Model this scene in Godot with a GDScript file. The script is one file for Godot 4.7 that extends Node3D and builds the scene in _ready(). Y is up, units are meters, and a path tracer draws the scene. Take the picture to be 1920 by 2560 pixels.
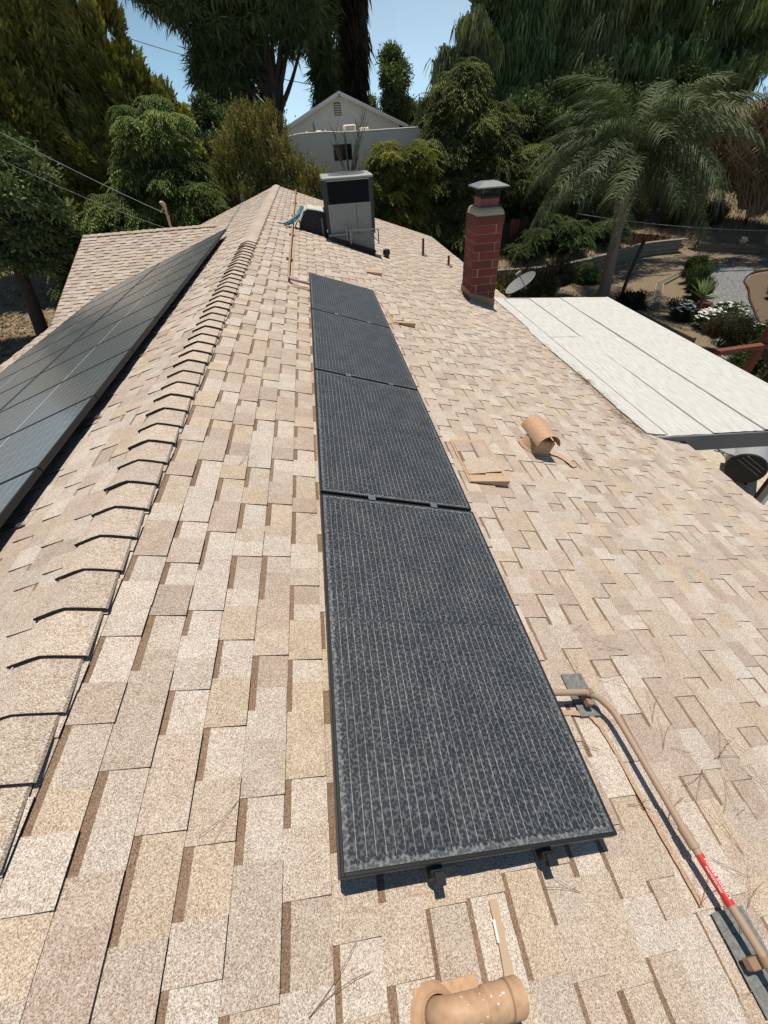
extends Node3D
# A shingled roof seen from the ridge: two solar arrays, rooftop air conditioner, chimney, patio cover, garden and trees.
# Ridge of the house lies on the z axis at y = 0 and runs away from the camera (-z); the ground is at y = -4.4.

const RA := 0.33235          # slope of the right side, radians
const LA := 0.31067          # slope of the left side
const WA := 0.31574          # slope of the wing
const EXPO := 0.1425         # visible depth of one shingle course
const GROUND := -4.4
var rng := RandomNumberGenerator.new()
var M := {}
var used := {}
var cam: Camera3D

func _ready():
	setup_view()
	make_materials()
	build_ground()
	build_house()
	build_patio_cover()
	build_arrays()
	build_roof_things()
	build_neighbour()
	build_garden()
	build_trees()
	build_wires_and_litter()

# ------------------------------------------------------------------ view and light
func setup_view():
	cam = Camera3D.new()
	cam.name = "camera"
	add_child(cam)
	var yaw := 0.09782632
	var pitch := 0.75741539
	var roll := -0.0704099
	var fwd := Vector3(sin(yaw) * cos(pitch), -sin(pitch), -cos(yaw) * cos(pitch))
	var right := Vector3(cos(yaw), 0, sin(yaw))
	var up := right.cross(fwd)
	var r2 := right * cos(roll) + up * sin(roll)
	var u2 := up * cos(roll) - right * sin(roll)
	cam.transform = Transform3D(Basis(r2, u2, -fwd), Vector3(1.1722, 1.3291, -0.4242))
	cam.fov = 102.988
	cam.near = 0.05
	cam.far = 2000.0
	cam.current = true
	var env := Environment.new()
	env.background_mode = Environment.BG_SKY
	var sky := Sky.new()
	var sm := ProceduralSkyMaterial.new()
	sm.sky_top_color = Color(0.22, 0.33, 0.47)
	sm.sky_horizon_color = Color(0.72, 0.89, 1.0)
	sm.sky_curve = 0.14
	sm.ground_horizon_color = Color(0.50, 0.46, 0.40)
	sm.ground_bottom_color = Color(0.30, 0.26, 0.21)
	sm.sky_energy_multiplier = 1.0
	sm.sun_angle_max = 12.0
	sm.sky_cover = cloud_cover()
	sm.sky_cover_modulate = Color(1, 1, 1, 0.35)
	sky.sky_material = sm
	env.sky = sky
	env.tonemap_mode = Environment.TONE_MAPPER_LINEAR
	env.tonemap_exposure = 1.0
	env.sdfgi_enabled = true
	env.ssao_enabled = true
	env.ssil_enabled = true
	var we := WorldEnvironment.new()
	we.name = "environment"
	we.environment = env
	add_child(we)
	var sun := DirectionalLight3D.new()
	sun.name = "sun"
	sun.light_energy = 1.45
	sun.light_color = Color(1.0, 0.965, 0.905)
	sun.light_angular_distance = 0.53
	sun.shadow_enabled = true
	add_child(sun)
	var d := Vector3(-0.05, -1.0, 0.23).normalized()
	sun.transform = Transform3D(Basis.looking_at(d, Vector3(1, 0, 0)), Vector3(0, 30, 0))

func cloud_cover() -> ImageTexture:
	var n := FastNoiseLite.new()
	n.seed = 11
	n.frequency = 0.006
	n.fractal_octaves = 5
	var w := 1024
	var h := 512
	var a := n.get_seamless_image(w, h, false, false, 0.15)
	a.convert(Image.FORMAT_L8)
	var src := a.get_data()
	var out := PackedByteArray()
	out.resize(w * h * 4)
	for i in w * h:
		var v := clampi(int((float(src[i]) - 150.0) * 2.2), 0, 110)
		out[i * 4] = 255
		out[i * 4 + 1] = 255
		out[i * 4 + 2] = 255
		out[i * 4 + 3] = v
	return ImageTexture.create_from_image(Image.create_from_data(w, h, false, Image.FORMAT_RGBA8, out))

# ------------------------------------------------------------------ naming
func numbered(called: String) -> String:
	if not used.has(called):
		used[called] = 0
		return called
	used[called] += 1
	return "%s_%03d" % [called, used[called]]

func tag(o, label: String, category: String, group := "", kind := ""):
	o.set_meta("label", label)
	if category != "": o.set_meta("category", category)
	if group != "": o.set_meta("group", group)
	if kind != "": o.set_meta("kind", kind)
	return o

func thing(called: String, label: String, category: String, at := Vector3.ZERO, group := "") -> Node3D:
	var o := Node3D.new()
	o.name = numbered(called)
	add_child(o)
	o.position = at
	tag(o, label, category, group)
	return o

func part(called: String, mesh: Mesh, m, parent: Node, xf := Transform3D.IDENTITY) -> MeshInstance3D:
	var o := MeshInstance3D.new()
	o.name = numbered(called) if parent == self else called
	o.mesh = mesh
	if m != null: o.material_override = m
	o.transform = xf
	parent.add_child(o, true)
	return o

# ------------------------------------------------------------------ mesh helpers (points are listed counter-clockwise seen from outside)
func begin() -> SurfaceTool:
	var st := SurfaceTool.new()
	st.begin(Mesh.PRIMITIVE_TRIANGLES)
	return st

func tri(st: SurfaceTool, a: Vector3, b: Vector3, c: Vector3):
	var n := (b - a).cross(c - a).normalized()
	for p in [a, c, b]:
		st.set_normal(n)
		st.set_uv(Vector2(p.x + p.y * 0.3, p.z + p.y * 0.3))
		st.add_vertex(p)

func quad(st: SurfaceTool, a: Vector3, b: Vector3, c: Vector3, d: Vector3):
	tri(st, a, b, c)
	tri(st, a, c, d)

func quad_out(st: SurfaceTool, a: Vector3, b: Vector3, c: Vector3, d: Vector3, mid: Vector3):
	if (b - a).cross(c - a).dot((a + b + c + d) / 4.0 - mid) < 0.0:
		quad(st, d, c, b, a)
	else:
		quad(st, a, b, c, d)

func cquad(st: SurfaceTool, p: Array, col: Color, uv: Array):
	var n: Vector3 = (p[1] - p[0]).cross(p[2] - p[0]).normalized()
	for i in [0, 2, 1, 0, 3, 2]:
		st.set_normal(n)
		st.set_color(col)
		st.set_uv(uv[i])
		st.add_vertex(p[i])

func slab(st: SurfaceTool, size: Vector3, xf := Transform3D.IDENTITY, bevel := 0.0):
	var h := size * 0.5
	var bv := minf(bevel, minf(h.x, minf(h.y, h.z)) * 0.9)
	var mid := xf.origin
	var axes := [Vector3(1, 0, 0), Vector3(0, 1, 0), Vector3(0, 0, 1)]
	var pt := func(s: Vector3, a: int) -> Vector3:
		var q := Vector3(s.x * (h.x - bv), s.y * (h.y - bv), s.z * (h.z - bv))
		q[a] = s[a] * h[a]
		return xf * q
	for a in 3:
		var b := (a + 1) % 3
		var c := (a + 2) % 3
		for s in [-1.0, 1.0]:
			var pts := []
			for k in [[-1.0, -1.0], [1.0, -1.0], [1.0, 1.0], [-1.0, 1.0]]:
				var v: Vector3 = axes[a] * s + axes[b] * k[0] + axes[c] * k[1]
				pts.append(pt.call(v, a))
			quad_out(st, pts[0], pts[1], pts[2], pts[3], mid)
		if bv > 0.0:
			for s1 in [-1.0, 1.0]:
				for s2 in [-1.0, 1.0]:
					var v0: Vector3 = axes[a] * s1 + axes[b] * s2 - axes[c]
					var v1: Vector3 = axes[a] * s1 + axes[b] * s2 + axes[c]
					quad_out(st, pt.call(v0, a), pt.call(v0, b), pt.call(v1, b), pt.call(v1, a), mid)
	if bv > 0.0:
		for sx in [-1.0, 1.0]:
			for sy in [-1.0, 1.0]:
				for sz in [-1.0, 1.0]:
					var s := Vector3(sx, sy, sz)
					var p0: Vector3 = pt.call(s, 0)
					var p1: Vector3 = pt.call(s, 1)
					var p2: Vector3 = pt.call(s, 2)
					if (p1 - p0).cross(p2 - p0).dot(p0 - mid) < 0.0: tri(st, p0, p2, p1)
					else: tri(st, p0, p1, p2)

func box_mesh(size: Vector3, bevel := 0.0) -> ArrayMesh:
	var st := begin()
	slab(st, size, Transform3D.IDENTITY, bevel)
	return st.commit()

func tube(st: SurfaceTool, pts: Array, radii, sides := 8, caps := true, squash := 1.0):
	# smooth normals round the tube
	var n := pts.size()
	var rings := []
	var norms := []
	var t0: Vector3 = (pts[1] - pts[0]).normalized()
	var side := t0.cross(Vector3.UP)
	if side.length() < 0.05: side = t0.cross(Vector3.RIGHT)
	side = side.normalized()
	for i in n:
		var t: Vector3 = (pts[mini(i + 1, n - 1)] - pts[maxi(i - 1, 0)]).normalized()
		side = (side - t * side.dot(t)).normalized()
		var up := side.cross(t).normalized()
		var r: float = radii[i] if radii is Array else radii
		var ring := []
		var nn := []
		for k in sides:
			var an := TAU * k / sides
			var dir := side * cos(an) + up * sin(an) * squash
			ring.append(pts[i] + dir * r)
			nn.append(dir.normalized())
		rings.append(ring)
		norms.append(nn)
	for i in n - 1:
		for k in sides:
			var k2 := (k + 1) % sides
			var a = [rings[i][k], rings[i][k2], rings[i + 1][k2], rings[i + 1][k]]
			var b = [norms[i][k], norms[i][k2], norms[i + 1][k2], norms[i + 1][k]]
			var flip: bool = (a[1] - a[0]).cross(a[2] - a[0]).dot(b[0]) < 0.0
			for j in ([0, 1, 2, 0, 2, 3] if flip else [0, 2, 1, 0, 3, 2]):
				st.set_normal(b[j])
				st.set_uv(Vector2(float(k) / sides, i * 0.3))
				st.add_vertex(a[j])
	if caps:
		for e in [0, n - 1]:
			var mid: Vector3 = pts[e]
			var other: Vector3 = pts[1] if e == 0 else pts[n - 2]
			for k in sides:
				var a2: Vector3 = rings[e][k]
				var b2: Vector3 = rings[e][(k + 1) % sides]
				if (a2 - mid).cross(b2 - mid).dot(mid - other) > 0.0: tri(st, mid, a2, b2)
				else: tri(st, mid, b2, a2)

func tube_mesh(pts: Array, radii, sides := 8, caps := true) -> ArrayMesh:
	var st := begin()
	tube(st, pts, radii, sides, caps)
	return st.commit()

func lathe(st: SurfaceTool, prof: Array, sides := 24, xf := Transform3D.IDENTITY):
	# prof: Vector2(radius, height); smooth across the revolution, flat along the profile
	for i in prof.size() - 1:
		var p: Vector2 = prof[i]
		var q: Vector2 = prof[i + 1]
		var tn := Vector2(q.y - p.y, p.x - q.x)
		tn = tn.normalized() if tn.length() > 0.0 else Vector2(1, 0)
		for k in sides:
			var a0 := TAU * k / sides
			var a1 := TAU * (k + 1) / sides
			var d0 := Vector3(cos(a0), 0, sin(a0))
			var d1 := Vector3(cos(a1), 0, sin(a1))
			var v := [d0 * p.x + Vector3(0, p.y, 0), d1 * p.x + Vector3(0, p.y, 0), d1 * q.x + Vector3(0, q.y, 0), d0 * q.x + Vector3(0, q.y, 0)]
			var nn := [d0 * tn.x + Vector3(0, tn.y, 0), d1 * tn.x + Vector3(0, tn.y, 0), d1 * tn.x + Vector3(0, tn.y, 0), d0 * tn.x + Vector3(0, tn.y, 0)]
			var g: Vector3 = (v[1] - v[0]).cross(v[2] - v[0]) + (v[2] - v[0]).cross(v[3] - v[0])
			for j in ([0, 1, 2, 0, 2, 3] if g.dot(nn[0] + nn[1]) < 0.0 else [0, 2, 1, 0, 3, 2]):
				st.set_normal((xf.basis * nn[j]).normalized())
				st.set_uv(Vector2(float(k) / sides, v[j].y))
				st.add_vertex(xf * v[j])

func lathe_mesh(prof: Array, sides := 24) -> ArrayMesh:
	var st := begin()
	lathe(st, prof, sides)
	return st.commit()

# roof coordinates: s metres down the slope from the ridge, h above the slope, z along the ridge
func R(s: float, h: float, z: float) -> Vector3:
	return Vector3(s * cos(RA) + h * sin(RA), -s * sin(RA) + h * cos(RA), z)

func L(s: float, h: float, z: float) -> Vector3:
	return Vector3(-s * cos(LA) - h * sin(LA), -s * sin(LA) + h * cos(LA), z)

func RB() -> Basis:
	# x along the slope (down), y off the slope, z along the ridge
	return Basis(Vector3(cos(RA), -sin(RA), 0), Vector3(sin(RA), cos(RA), 0), Vector3(0, 0, 1))

func LB() -> Basis:
	return Basis(Vector3(cos(LA), sin(LA), 0), Vector3(-sin(LA), cos(LA), 0), Vector3(0, 0, 1))

# ------------------------------------------------------------------ materials
func lin(r: float, g: float, b: float) -> Color:
	return Color(r, g, b).linear_to_srgb()

func mat(c: Color, rough := 0.8, metal := 0.0) -> StandardMaterial3D:
	var m := StandardMaterial3D.new()
	m.albedo_color = c
	m.roughness = rough
	m.metallic = metal
	return m

func noise_bytes(w: int, h: int, freq: float, seed_: int, type := FastNoiseLite.TYPE_SIMPLEX_SMOOTH, oct := 3) -> PackedByteArray:
	var n := FastNoiseLite.new()
	n.seed = seed_
	n.noise_type = type
	n.frequency = freq
	n.fractal_octaves = oct
	if oct <= 1: n.fractal_type = FastNoiseLite.FRACTAL_NONE
	var im := n.get_seamless_image(w, h, false, false, 0.12)
	im.convert(Image.FORMAT_L8)
	return im.get_data()

func grain(w: int, h: int, seed_: int) -> PackedByteArray:
	# single grains, some of them two pixels wide
	var r := RandomNumberGenerator.new()
	r.seed = seed_
	var a := PackedByteArray()
	a.resize(w * h)
	for i in w * h: a[i] = r.randi() & 255
	for k in w * h / 10:
		var i := r.randi() % (w * h - w - 2)
		var v := r.randi() & 255
		a[i] = v
		a[i + 1] = v
		a[i + w] = v
		a[i + w + 1] = v
	return a

func ramp_texture(w: int, h: int, layers: Array, ramp: Array) -> ImageTexture:
	# layers: [bytes, weight]; the weighted mean runs through the colour ramp (sRGB colours)
	var lut := []
	var g := Gradient.new()
	var off := PackedFloat32Array()
	var cols := PackedColorArray()
	for r in ramp:
		off.append(r[0])
		cols.append(r[1])
	g.offsets = off
	g.colors = cols
	for i in 256: lut.append(g.sample(i / 255.0))
	var out := PackedByteArray()
	out.resize(w * h * 3)
	var n := layers.size()
	for i in w * h:
		var v := 0.0
		for k in n: v += layers[k][0][i] * layers[k][1]
		var c: Color = lut[clampi(int(v), 0, 255)]
		out[i * 3] = int(c.r * 255.0)
		out[i * 3 + 1] = int(c.g * 255.0)
		out[i * 3 + 2] = int(c.b * 255.0)
	var im := Image.create_from_data(w, h, false, Image.FORMAT_RGB8, out)
	im.generate_mipmaps()
	return ImageTexture.create_from_image(im)

func bump_texture(w: int, h: int, bytes: PackedByteArray, amount: float) -> ImageTexture:
	var im := Image.create_from_data(w, h, false, Image.FORMAT_L8, bytes)
	im.convert(Image.FORMAT_RGBA8)
	im.bump_map_to_normal_map(amount)
	return ImageTexture.create_from_image(im)

func tri_mat(tex: ImageTexture, scale: float, rough: float, normal: ImageTexture = null, nscale := 1.0, world := true) -> StandardMaterial3D:
	var m := StandardMaterial3D.new()
	m.albedo_texture = tex
	m.roughness = rough
	m.uv1_triplanar = true
	m.uv1_world_triplanar = world
	m.uv1_scale = Vector3.ONE * scale
	if normal != null:
		m.normal_enabled = true
		m.normal_texture = normal
		m.normal_scale = nscale
	return m

func grey(v: float) -> Color:
	return Color(v, v, v)

func make_materials():
	# granules: light and brown stone grains, multiplied with the colour of each shingle
	var g1 := grain(1024, 1024, 3)
	var g2 := noise_bytes(1024, 1024, 0.012, 5, FastNoiseLite.TYPE_SIMPLEX_SMOOTH, 4)
	var gt := ramp_texture(1024, 1024, [[g1, 0.88], [g2, 0.12]], [[0.0, Color(0.54, 0.45, 0.39)], [0.25, Color(0.71, 0.635, 0.57)], [0.5, Color(0.88, 0.84, 0.80)], [0.75, Color(0.97, 0.95, 0.92)], [1.0, Color(1, 1, 1)]])
	var gn := bump_texture(1024, 1024, g1, 2.0)
	var sh := StandardMaterial3D.new()
	sh.albedo_texture = gt
	sh.vertex_color_use_as_albedo = true
	sh.roughness = 0.95
	sh.normal_enabled = true
	sh.normal_texture = gn
	sh.normal_scale = 0.6
	M.shingle = sh
	# soil with dry litter
	var s1 := noise_bytes(1024, 1024, 0.05, 21, FastNoiseLite.TYPE_SIMPLEX_SMOOTH, 5)
	var s2 := grain(1024, 1024, 22)
	M.soil = tri_mat(ramp_texture(1024, 1024, [[s1, 0.6], [s2, 0.4]], [[0.0, Color(0.33, 0.28, 0.22)], [0.4, Color(0.47, 0.41, 0.33)], [0.6, Color(0.57, 0.51, 0.42)], [1.0, Color(0.69, 0.63, 0.53)]]), 0.30, 1.0, bump_texture(1024, 1024, s2, 3.0), 0.8)
	M.bed = tri_mat(ramp_texture(512, 512, [[noise_bytes(512, 512, 0.09, 23, FastNoiseLite.TYPE_SIMPLEX_SMOOTH, 5), 0.6], [grain(512, 512, 24), 0.4]], [[0.0, Color(0.24, 0.20, 0.16)], [0.5, Color(0.40, 0.335, 0.27)], [1.0, Color(0.60, 0.53, 0.44)]]), 0.8, 1.0)
	M.gravel_bed = mat(lin(0.24, 0.235, 0.225), 0.95)
	M.gravel = mat(Color(1, 1, 1), 0.9)
	M.gravel.vertex_color_use_as_albedo = true
	# white mineral-coated membrane with faint grime
	var w1 := noise_bytes(1024, 1024, 0.02, 31, FastNoiseLite.TYPE_SIMPLEX_SMOOTH, 5)
	var w2 := grain(1024, 1024, 32)
	var w3 := noise_bytes(1024, 1024, 0.035, 33, FastNoiseLite.TYPE_SIMPLEX_SMOOTH, 4)
	M.membrane = StandardMaterial3D.new()
	M.membrane.albedo_texture = ramp_texture(1024, 1024, [[w3, 0.86], [w2, 0.14]], [[0.0, Color(0.69, 0.69, 0.67)], [0.35, Color(0.76, 0.76, 0.74)], [0.55, Color(0.79, 0.79, 0.77)], [1.0, Color(0.85, 0.85, 0.835)]])
	M.membrane.roughness = 0.95
	M.membrane.uv1_scale = Vector3(0.55, 0.085, 1.0)
	M.seam = mat(lin(0.40, 0.40, 0.375), 0.95)
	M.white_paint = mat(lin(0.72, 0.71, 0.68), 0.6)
	M.grey_paint = mat(lin(0.16, 0.165, 0.18), 0.6)
	# stucco, concrete, block
	var c1 := noise_bytes(512, 512, 0.03, 41, FastNoiseLite.TYPE_SIMPLEX_SMOOTH, 5)
	var c2 := grain(512, 512, 42)
	var cn := bump_texture(512, 512, c2, 2.0)
	M.stucco = tri_mat(ramp_texture(512, 512, [[c1, 0.6], [c2, 0.4]], [[0.0, Color(0.70, 0.66, 0.56)], [1.0, Color(0.86, 0.82, 0.72)]]), 0.5, 0.95, cn, 0.5)
	M.concrete = tri_mat(ramp_texture(512, 512, [[c1, 0.7], [c2, 0.3]], [[0.0, Color(0.60, 0.57, 0.50)], [0.5, Color(0.74, 0.71, 0.63)], [1.0, Color(0.84, 0.81, 0.73)]]), 0.4, 0.95, cn, 0.4)
	M.block = tri_mat(ramp_texture(512, 512, [[c1, 0.6], [c2, 0.4]], [[0.0, Color(0.42, 0.40, 0.36)], [1.0, Color(0.66, 0.63, 0.57)]]), 0.9, 0.95, cn, 0.7)
	M.mortar = mat(lin(0.34, 0.30, 0.25), 0.95)
	# brick in three fired tones, with streaks
	var b1 := noise_bytes(512, 512, 0.03, 51, FastNoiseLite.TYPE_SIMPLEX_SMOOTH, 5)
	M.brick = []
	for k in 3:
		var d := Color([0.34, 0.38, 0.30][k], [0.15, 0.165, 0.14][k], [0.12, 0.13, 0.12][k])
		var li := Color([0.56, 0.60, 0.50][k], [0.29, 0.31, 0.275][k], [0.225, 0.24, 0.22][k])
		M.brick.append(tri_mat(ramp_texture(512, 512, [[b1, 0.65], [c2, 0.35]], [[0.0, d], [1.0, li]]), 1.5, 0.85, cn, 0.5))
	M.crown = tri_mat(ramp_texture(512, 512, [[b1, 0.7], [c2, 0.3]], [[0.0, Color(0.52, 0.49, 0.40)], [0.5, Color(0.70, 0.66, 0.55)], [1.0, Color(0.82, 0.78, 0.68)]]), 1.5, 0.95, cn, 0.6)
	M.flue = mat(lin(0.24, 0.09, 0.075), 0.8)
	# painted tan sheet metal with specks of grime
	M.tan_metal = tri_mat(ramp_texture(512, 512, [[b1, 0.9], [c2, 0.1]], [[0.0, Color(0.60, 0.48, 0.37)], [0.35, Color(0.74, 0.60, 0.475)], [0.75, Color(0.78, 0.645, 0.52)], [1.0, Color(0.84, 0.72, 0.60)]]), 2.0, 0.55, null, 1.0, false)
	M.tan_paint = mat(lin(0.50, 0.36, 0.25), 0.8)
	M.bracket = mat(lin(0.30, 0.20, 0.125), 0.7)
	M.conduit = mat(lin(0.40, 0.285, 0.205), 0.6)
	M.galv = tri_mat(ramp_texture(512, 512, [[b1, 0.75], [c2, 0.25]], [[0.0, Color(0.40, 0.42, 0.42)], [1.0, Color(0.62, 0.64, 0.63)]]), 2.0, 0.5, null, 1.0, false)
	M.galv.metallic = 0.35
	M.flash = tri_mat(ramp_texture(512, 512, [[b1, 0.75], [c2, 0.25]], [[0.0, Color(0.36, 0.37, 0.36)], [0.5, Color(0.50, 0.51, 0.50)], [1.0, Color(0.66, 0.66, 0.64)]]), 3.0, 0.6, null, 1.0, false)
	M.flash.metallic = 0.2
	M.dark_metal = mat(lin(0.022, 0.023, 0.026), 0.45, 0.3)
	M.black = mat(lin(0.010, 0.010, 0.011), 0.6)
	M.silver = mat(lin(0.62, 0.62, 0.62), 0.3, 0.9)
	M.rust_brown = mat(lin(0.075, 0.035, 0.025), 0.8)
	M.ac_body = mat(lin(0.034, 0.037, 0.041), 0.55)
	M.ac_louvre = mat(lin(0.014, 0.015, 0.018), 0.6)
	M.ac_panel = tri_mat(ramp_texture(512, 512, [[b1, 0.9], [c2, 0.1]], [[0.0, Color(0.50, 0.515, 0.50)], [1.0, Color(0.57, 0.58, 0.56)]]), 0.6, 0.5, null, 1.0, false)
	M.ac_top = tri_mat(ramp_texture(512, 512, [[b1, 0.7], [c2, 0.3]], [[0.0, Color(0.52, 0.55, 0.53)], [1.0, Color(0.72, 0.74, 0.70)]]), 1.2, 0.5, null, 1.0, false)
	M.duct_white = tri_mat(ramp_texture(512, 512, [[b1, 0.6], [c2, 0.4]], [[0.0, Color(0.66, 0.66, 0.62)], [1.0, Color(0.90, 0.90, 0.87)]]), 1.2, 0.9)
	M.duct_black = tri_mat(ramp_texture(512, 512, [[b1, 0.7], [c2, 0.3]], [[0.0, Color(0.10, 0.10, 0.11)], [0.6, Color(0.20, 0.20, 0.21)], [1.0, Color(0.40, 0.40, 0.40)]]), 1.2, 0.9)
	M.hose = mat(lin(0.03, 0.19, 0.27), 0.45)
	M.pipe_grey = mat(lin(0.32, 0.33, 0.33), 0.5)
	M.red_label = mat(lin(0.60, 0.035, 0.03), 0.5)
	M.white_text = mat(lin(0.80, 0.78, 0.76), 0.6)
	M.dish = mat(lin(0.22, 0.225, 0.22), 0.5)
	# wood
	var wd := noise_bytes(512, 512, 0.02, 61, FastNoiseLite.TYPE_SIMPLEX_SMOOTH, 5)
	M.redwood = tri_mat(ramp_texture(512, 512, [[wd, 0.7], [c2, 0.3]], [[0.0, Color(0.33, 0.16, 0.11)], [1.0, Color(0.58, 0.33, 0.23)]]), 1.6, 0.8)
	M.dark_wood = tri_mat(ramp_texture(512, 512, [[wd, 0.7], [c2, 0.3]], [[0.0, Color(0.16, 0.10, 0.08)], [1.0, Color(0.34, 0.22, 0.17)]]), 1.6, 0.85)
	M.grey_wood = tri_mat(ramp_texture(512, 512, [[wd, 0.7], [c2, 0.3]], [[0.0, Color(0.34, 0.30, 0.25)], [1.0, Color(0.62, 0.56, 0.48)]]), 1.6, 0.9)
	M.trim = mat(lin(0.11, 0.062, 0.045), 0.7)
	M.bark = tri_mat(ramp_texture(512, 512, [[wd, 0.6], [c2, 0.4]], [[0.0, Color(0.18, 0.14, 0.11)], [1.0, Color(0.42, 0.36, 0.30)]]), 1.2, 0.95, bump_texture(512, 512, wd, 4.0), 1.0)
	M.palm_bark = tri_mat(ramp_texture(512, 512, [[wd, 0.6], [c2, 0.4]], [[0.0, Color(0.46, 0.39, 0.33)], [1.0, Color(0.74, 0.66, 0.58)]]), 1.5, 0.95, bump_texture(512, 512, wd, 4.0), 1.0)
	M.siding = tri_mat(ramp_texture(512, 512, [[wd, 0.7], [c2, 0.3]], [[0.0, Color(0.85, 0.84, 0.80)], [1.0, Color(0.94, 0.93, 0.89)]]), 0.5, 0.8)
	M.rv_body = mat(lin(0.76, 0.69, 0.56), 0.5)
	M.glass_dark = mat(lin(0.012, 0.013, 0.015), 0.08)
	M.needle = mat(lin(0.22, 0.115, 0.065), 0.9)
	M.stone = tri_mat(ramp_texture(512, 512, [[c1, 0.6], [c2, 0.4]], [[0.0, Color(0.44, 0.40, 0.35)], [1.0, Color(0.72, 0.68, 0.60)]]), 1.0, 0.95)
	M.asphalt_roof = tri_mat(ramp_texture(512, 512, [[c1, 0.5], [c2, 0.5]], [[0.0, Color(0.42, 0.43, 0.44)], [1.0, Color(0.62, 0.62, 0.62)]]), 0.8, 0.95)
	panel_materials()

func panel_materials():
	# dusty glass over black cells: dried drops leave a grey net, thin silver bus lines run lengthwise
	var w := 800
	var h := 1360
	var cell := FastNoiseLite.new()
	cell.seed = 71
	cell.noise_type = FastNoiseLite.TYPE_CELLULAR
	cell.cellular_return_type = FastNoiseLite.RETURN_DISTANCE
	cell.frequency = 0.115
	cell.fractal_type = FastNoiseLite.FRACTAL_NONE
	cell.domain_warp_enabled = true
	cell.domain_warp_amplitude = 14.0
	cell.domain_warp_frequency = 0.06
	var cim := cell.get_image(w, h, false, false, true)
	cim.convert(Image.FORMAT_L8)
	var n1 := cim.get_data()
	var n2 := noise_bytes(w, h, 0.006, 72, FastNoiseLite.TYPE_SIMPLEX_SMOOTH, 3)
	var n3 := grain(w, h, 73)
	var out := PackedByteArray()
	out.resize(w * h * 3)
	var bus := PackedByteArray()
	bus.resize(w)
	for x in w:
		bus[x] = 0
	for k in 30:
		var bx := int((0.026 + (k + 0.5) * (0.948 / 30.0)) * w)
		bus[bx] = 255
		bus[bx + 1] = 90
	for y in h:
		var midgap := absi(y - h / 2) < 5
		var edge_y := mini(y, h - 1 - y)
		for x in w:
			var i := y * w + x
			var net := smoothstep(0.22, 0.66, n1[i] / 255.0)
			var dust_sheen := 0.16 + net * 0.38 + (n2[i] - 128.0) * 0.0004 + (n3[i] - 128.0) * 0.0010
			var e := mini(edge_y, mini(x, w - 1 - x))
			if e < 12 + int(n1[i]) / 24: dust_sheen += 0.30
			var r := 0.10 + dust_sheen * 0.46
			var g := 0.12 + dust_sheen * 0.45
			var b := 0.155 + dust_sheen * 0.41
			if bus[x] > 0 and not midgap and e > 22:
				var k2 := (0.62 + 0.38 * (n2[i] / 255.0)) * bus[x] / 255.0
				r = lerpf(r, 0.78, k2)
				g = lerpf(g, 0.78, k2)
				b = lerpf(b, 0.73, k2)
			out[i * 3] = int(clampf(r, 0, 1) * 255.0)
			out[i * 3 + 1] = int(clampf(g, 0, 1) * 255.0)
			out[i * 3 + 2] = int(clampf(b, 0, 1) * 255.0)
	var im := Image.create_from_data(w, h, false, Image.FORMAT_RGB8, out)
	im.generate_mipmaps()
	var m := StandardMaterial3D.new()
	m.albedo_texture = ImageTexture.create_from_image(im)
	m.roughness = 0.45
	m.metallic_specular = 0.35
	M.panel = m
	# left array: half-cut cells with pale gaps; dusty film with sky sheen painted in
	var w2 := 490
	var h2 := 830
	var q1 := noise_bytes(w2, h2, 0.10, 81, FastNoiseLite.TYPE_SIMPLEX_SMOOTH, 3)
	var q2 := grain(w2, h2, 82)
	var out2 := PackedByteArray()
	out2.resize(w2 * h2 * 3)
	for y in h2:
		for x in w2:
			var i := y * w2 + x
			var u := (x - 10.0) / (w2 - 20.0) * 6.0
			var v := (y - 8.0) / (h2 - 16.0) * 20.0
			var dust_sheen := 0.64 + (q1[i] - 128.0) * 0.0012 + (q2[i] - 128.0) * 0.0008
			var r := 0.12 + dust_sheen * 0.42
			var g := 0.14 + dust_sheen * 0.42
			var b := 0.16 + dust_sheen * 0.40
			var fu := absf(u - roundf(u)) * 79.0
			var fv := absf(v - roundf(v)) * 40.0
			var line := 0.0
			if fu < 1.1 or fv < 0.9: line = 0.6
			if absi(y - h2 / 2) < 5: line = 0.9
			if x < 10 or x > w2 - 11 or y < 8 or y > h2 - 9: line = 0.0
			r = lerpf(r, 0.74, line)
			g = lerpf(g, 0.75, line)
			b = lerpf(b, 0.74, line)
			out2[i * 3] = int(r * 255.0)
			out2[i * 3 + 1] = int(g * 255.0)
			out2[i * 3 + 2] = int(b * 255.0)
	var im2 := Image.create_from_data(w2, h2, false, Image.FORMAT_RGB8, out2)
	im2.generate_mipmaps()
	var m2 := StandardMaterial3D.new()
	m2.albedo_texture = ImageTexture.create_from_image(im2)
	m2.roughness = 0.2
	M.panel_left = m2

# ------------------------------------------------------------------ ground
func wall_z(x: float) -> float:
	var pts := [[-50.0, -21.5], [5.0, -21.2], [9.26, -20.9], [10.95, -20.7], [14.4, -21.6], [18.1, -23.3], [20.5, -23.6], [22.7, -22.0], [30.0, -20.0], [60.0, -18.0]]
	for i in pts.size() - 1:
		if x >= pts[i][0] and x <= pts[i + 1][0]:
			return lerpf(pts[i][1], pts[i + 1][1], (x - pts[i][0]) / (pts[i + 1][0] - pts[i][0]))
	return -20.0

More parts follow.
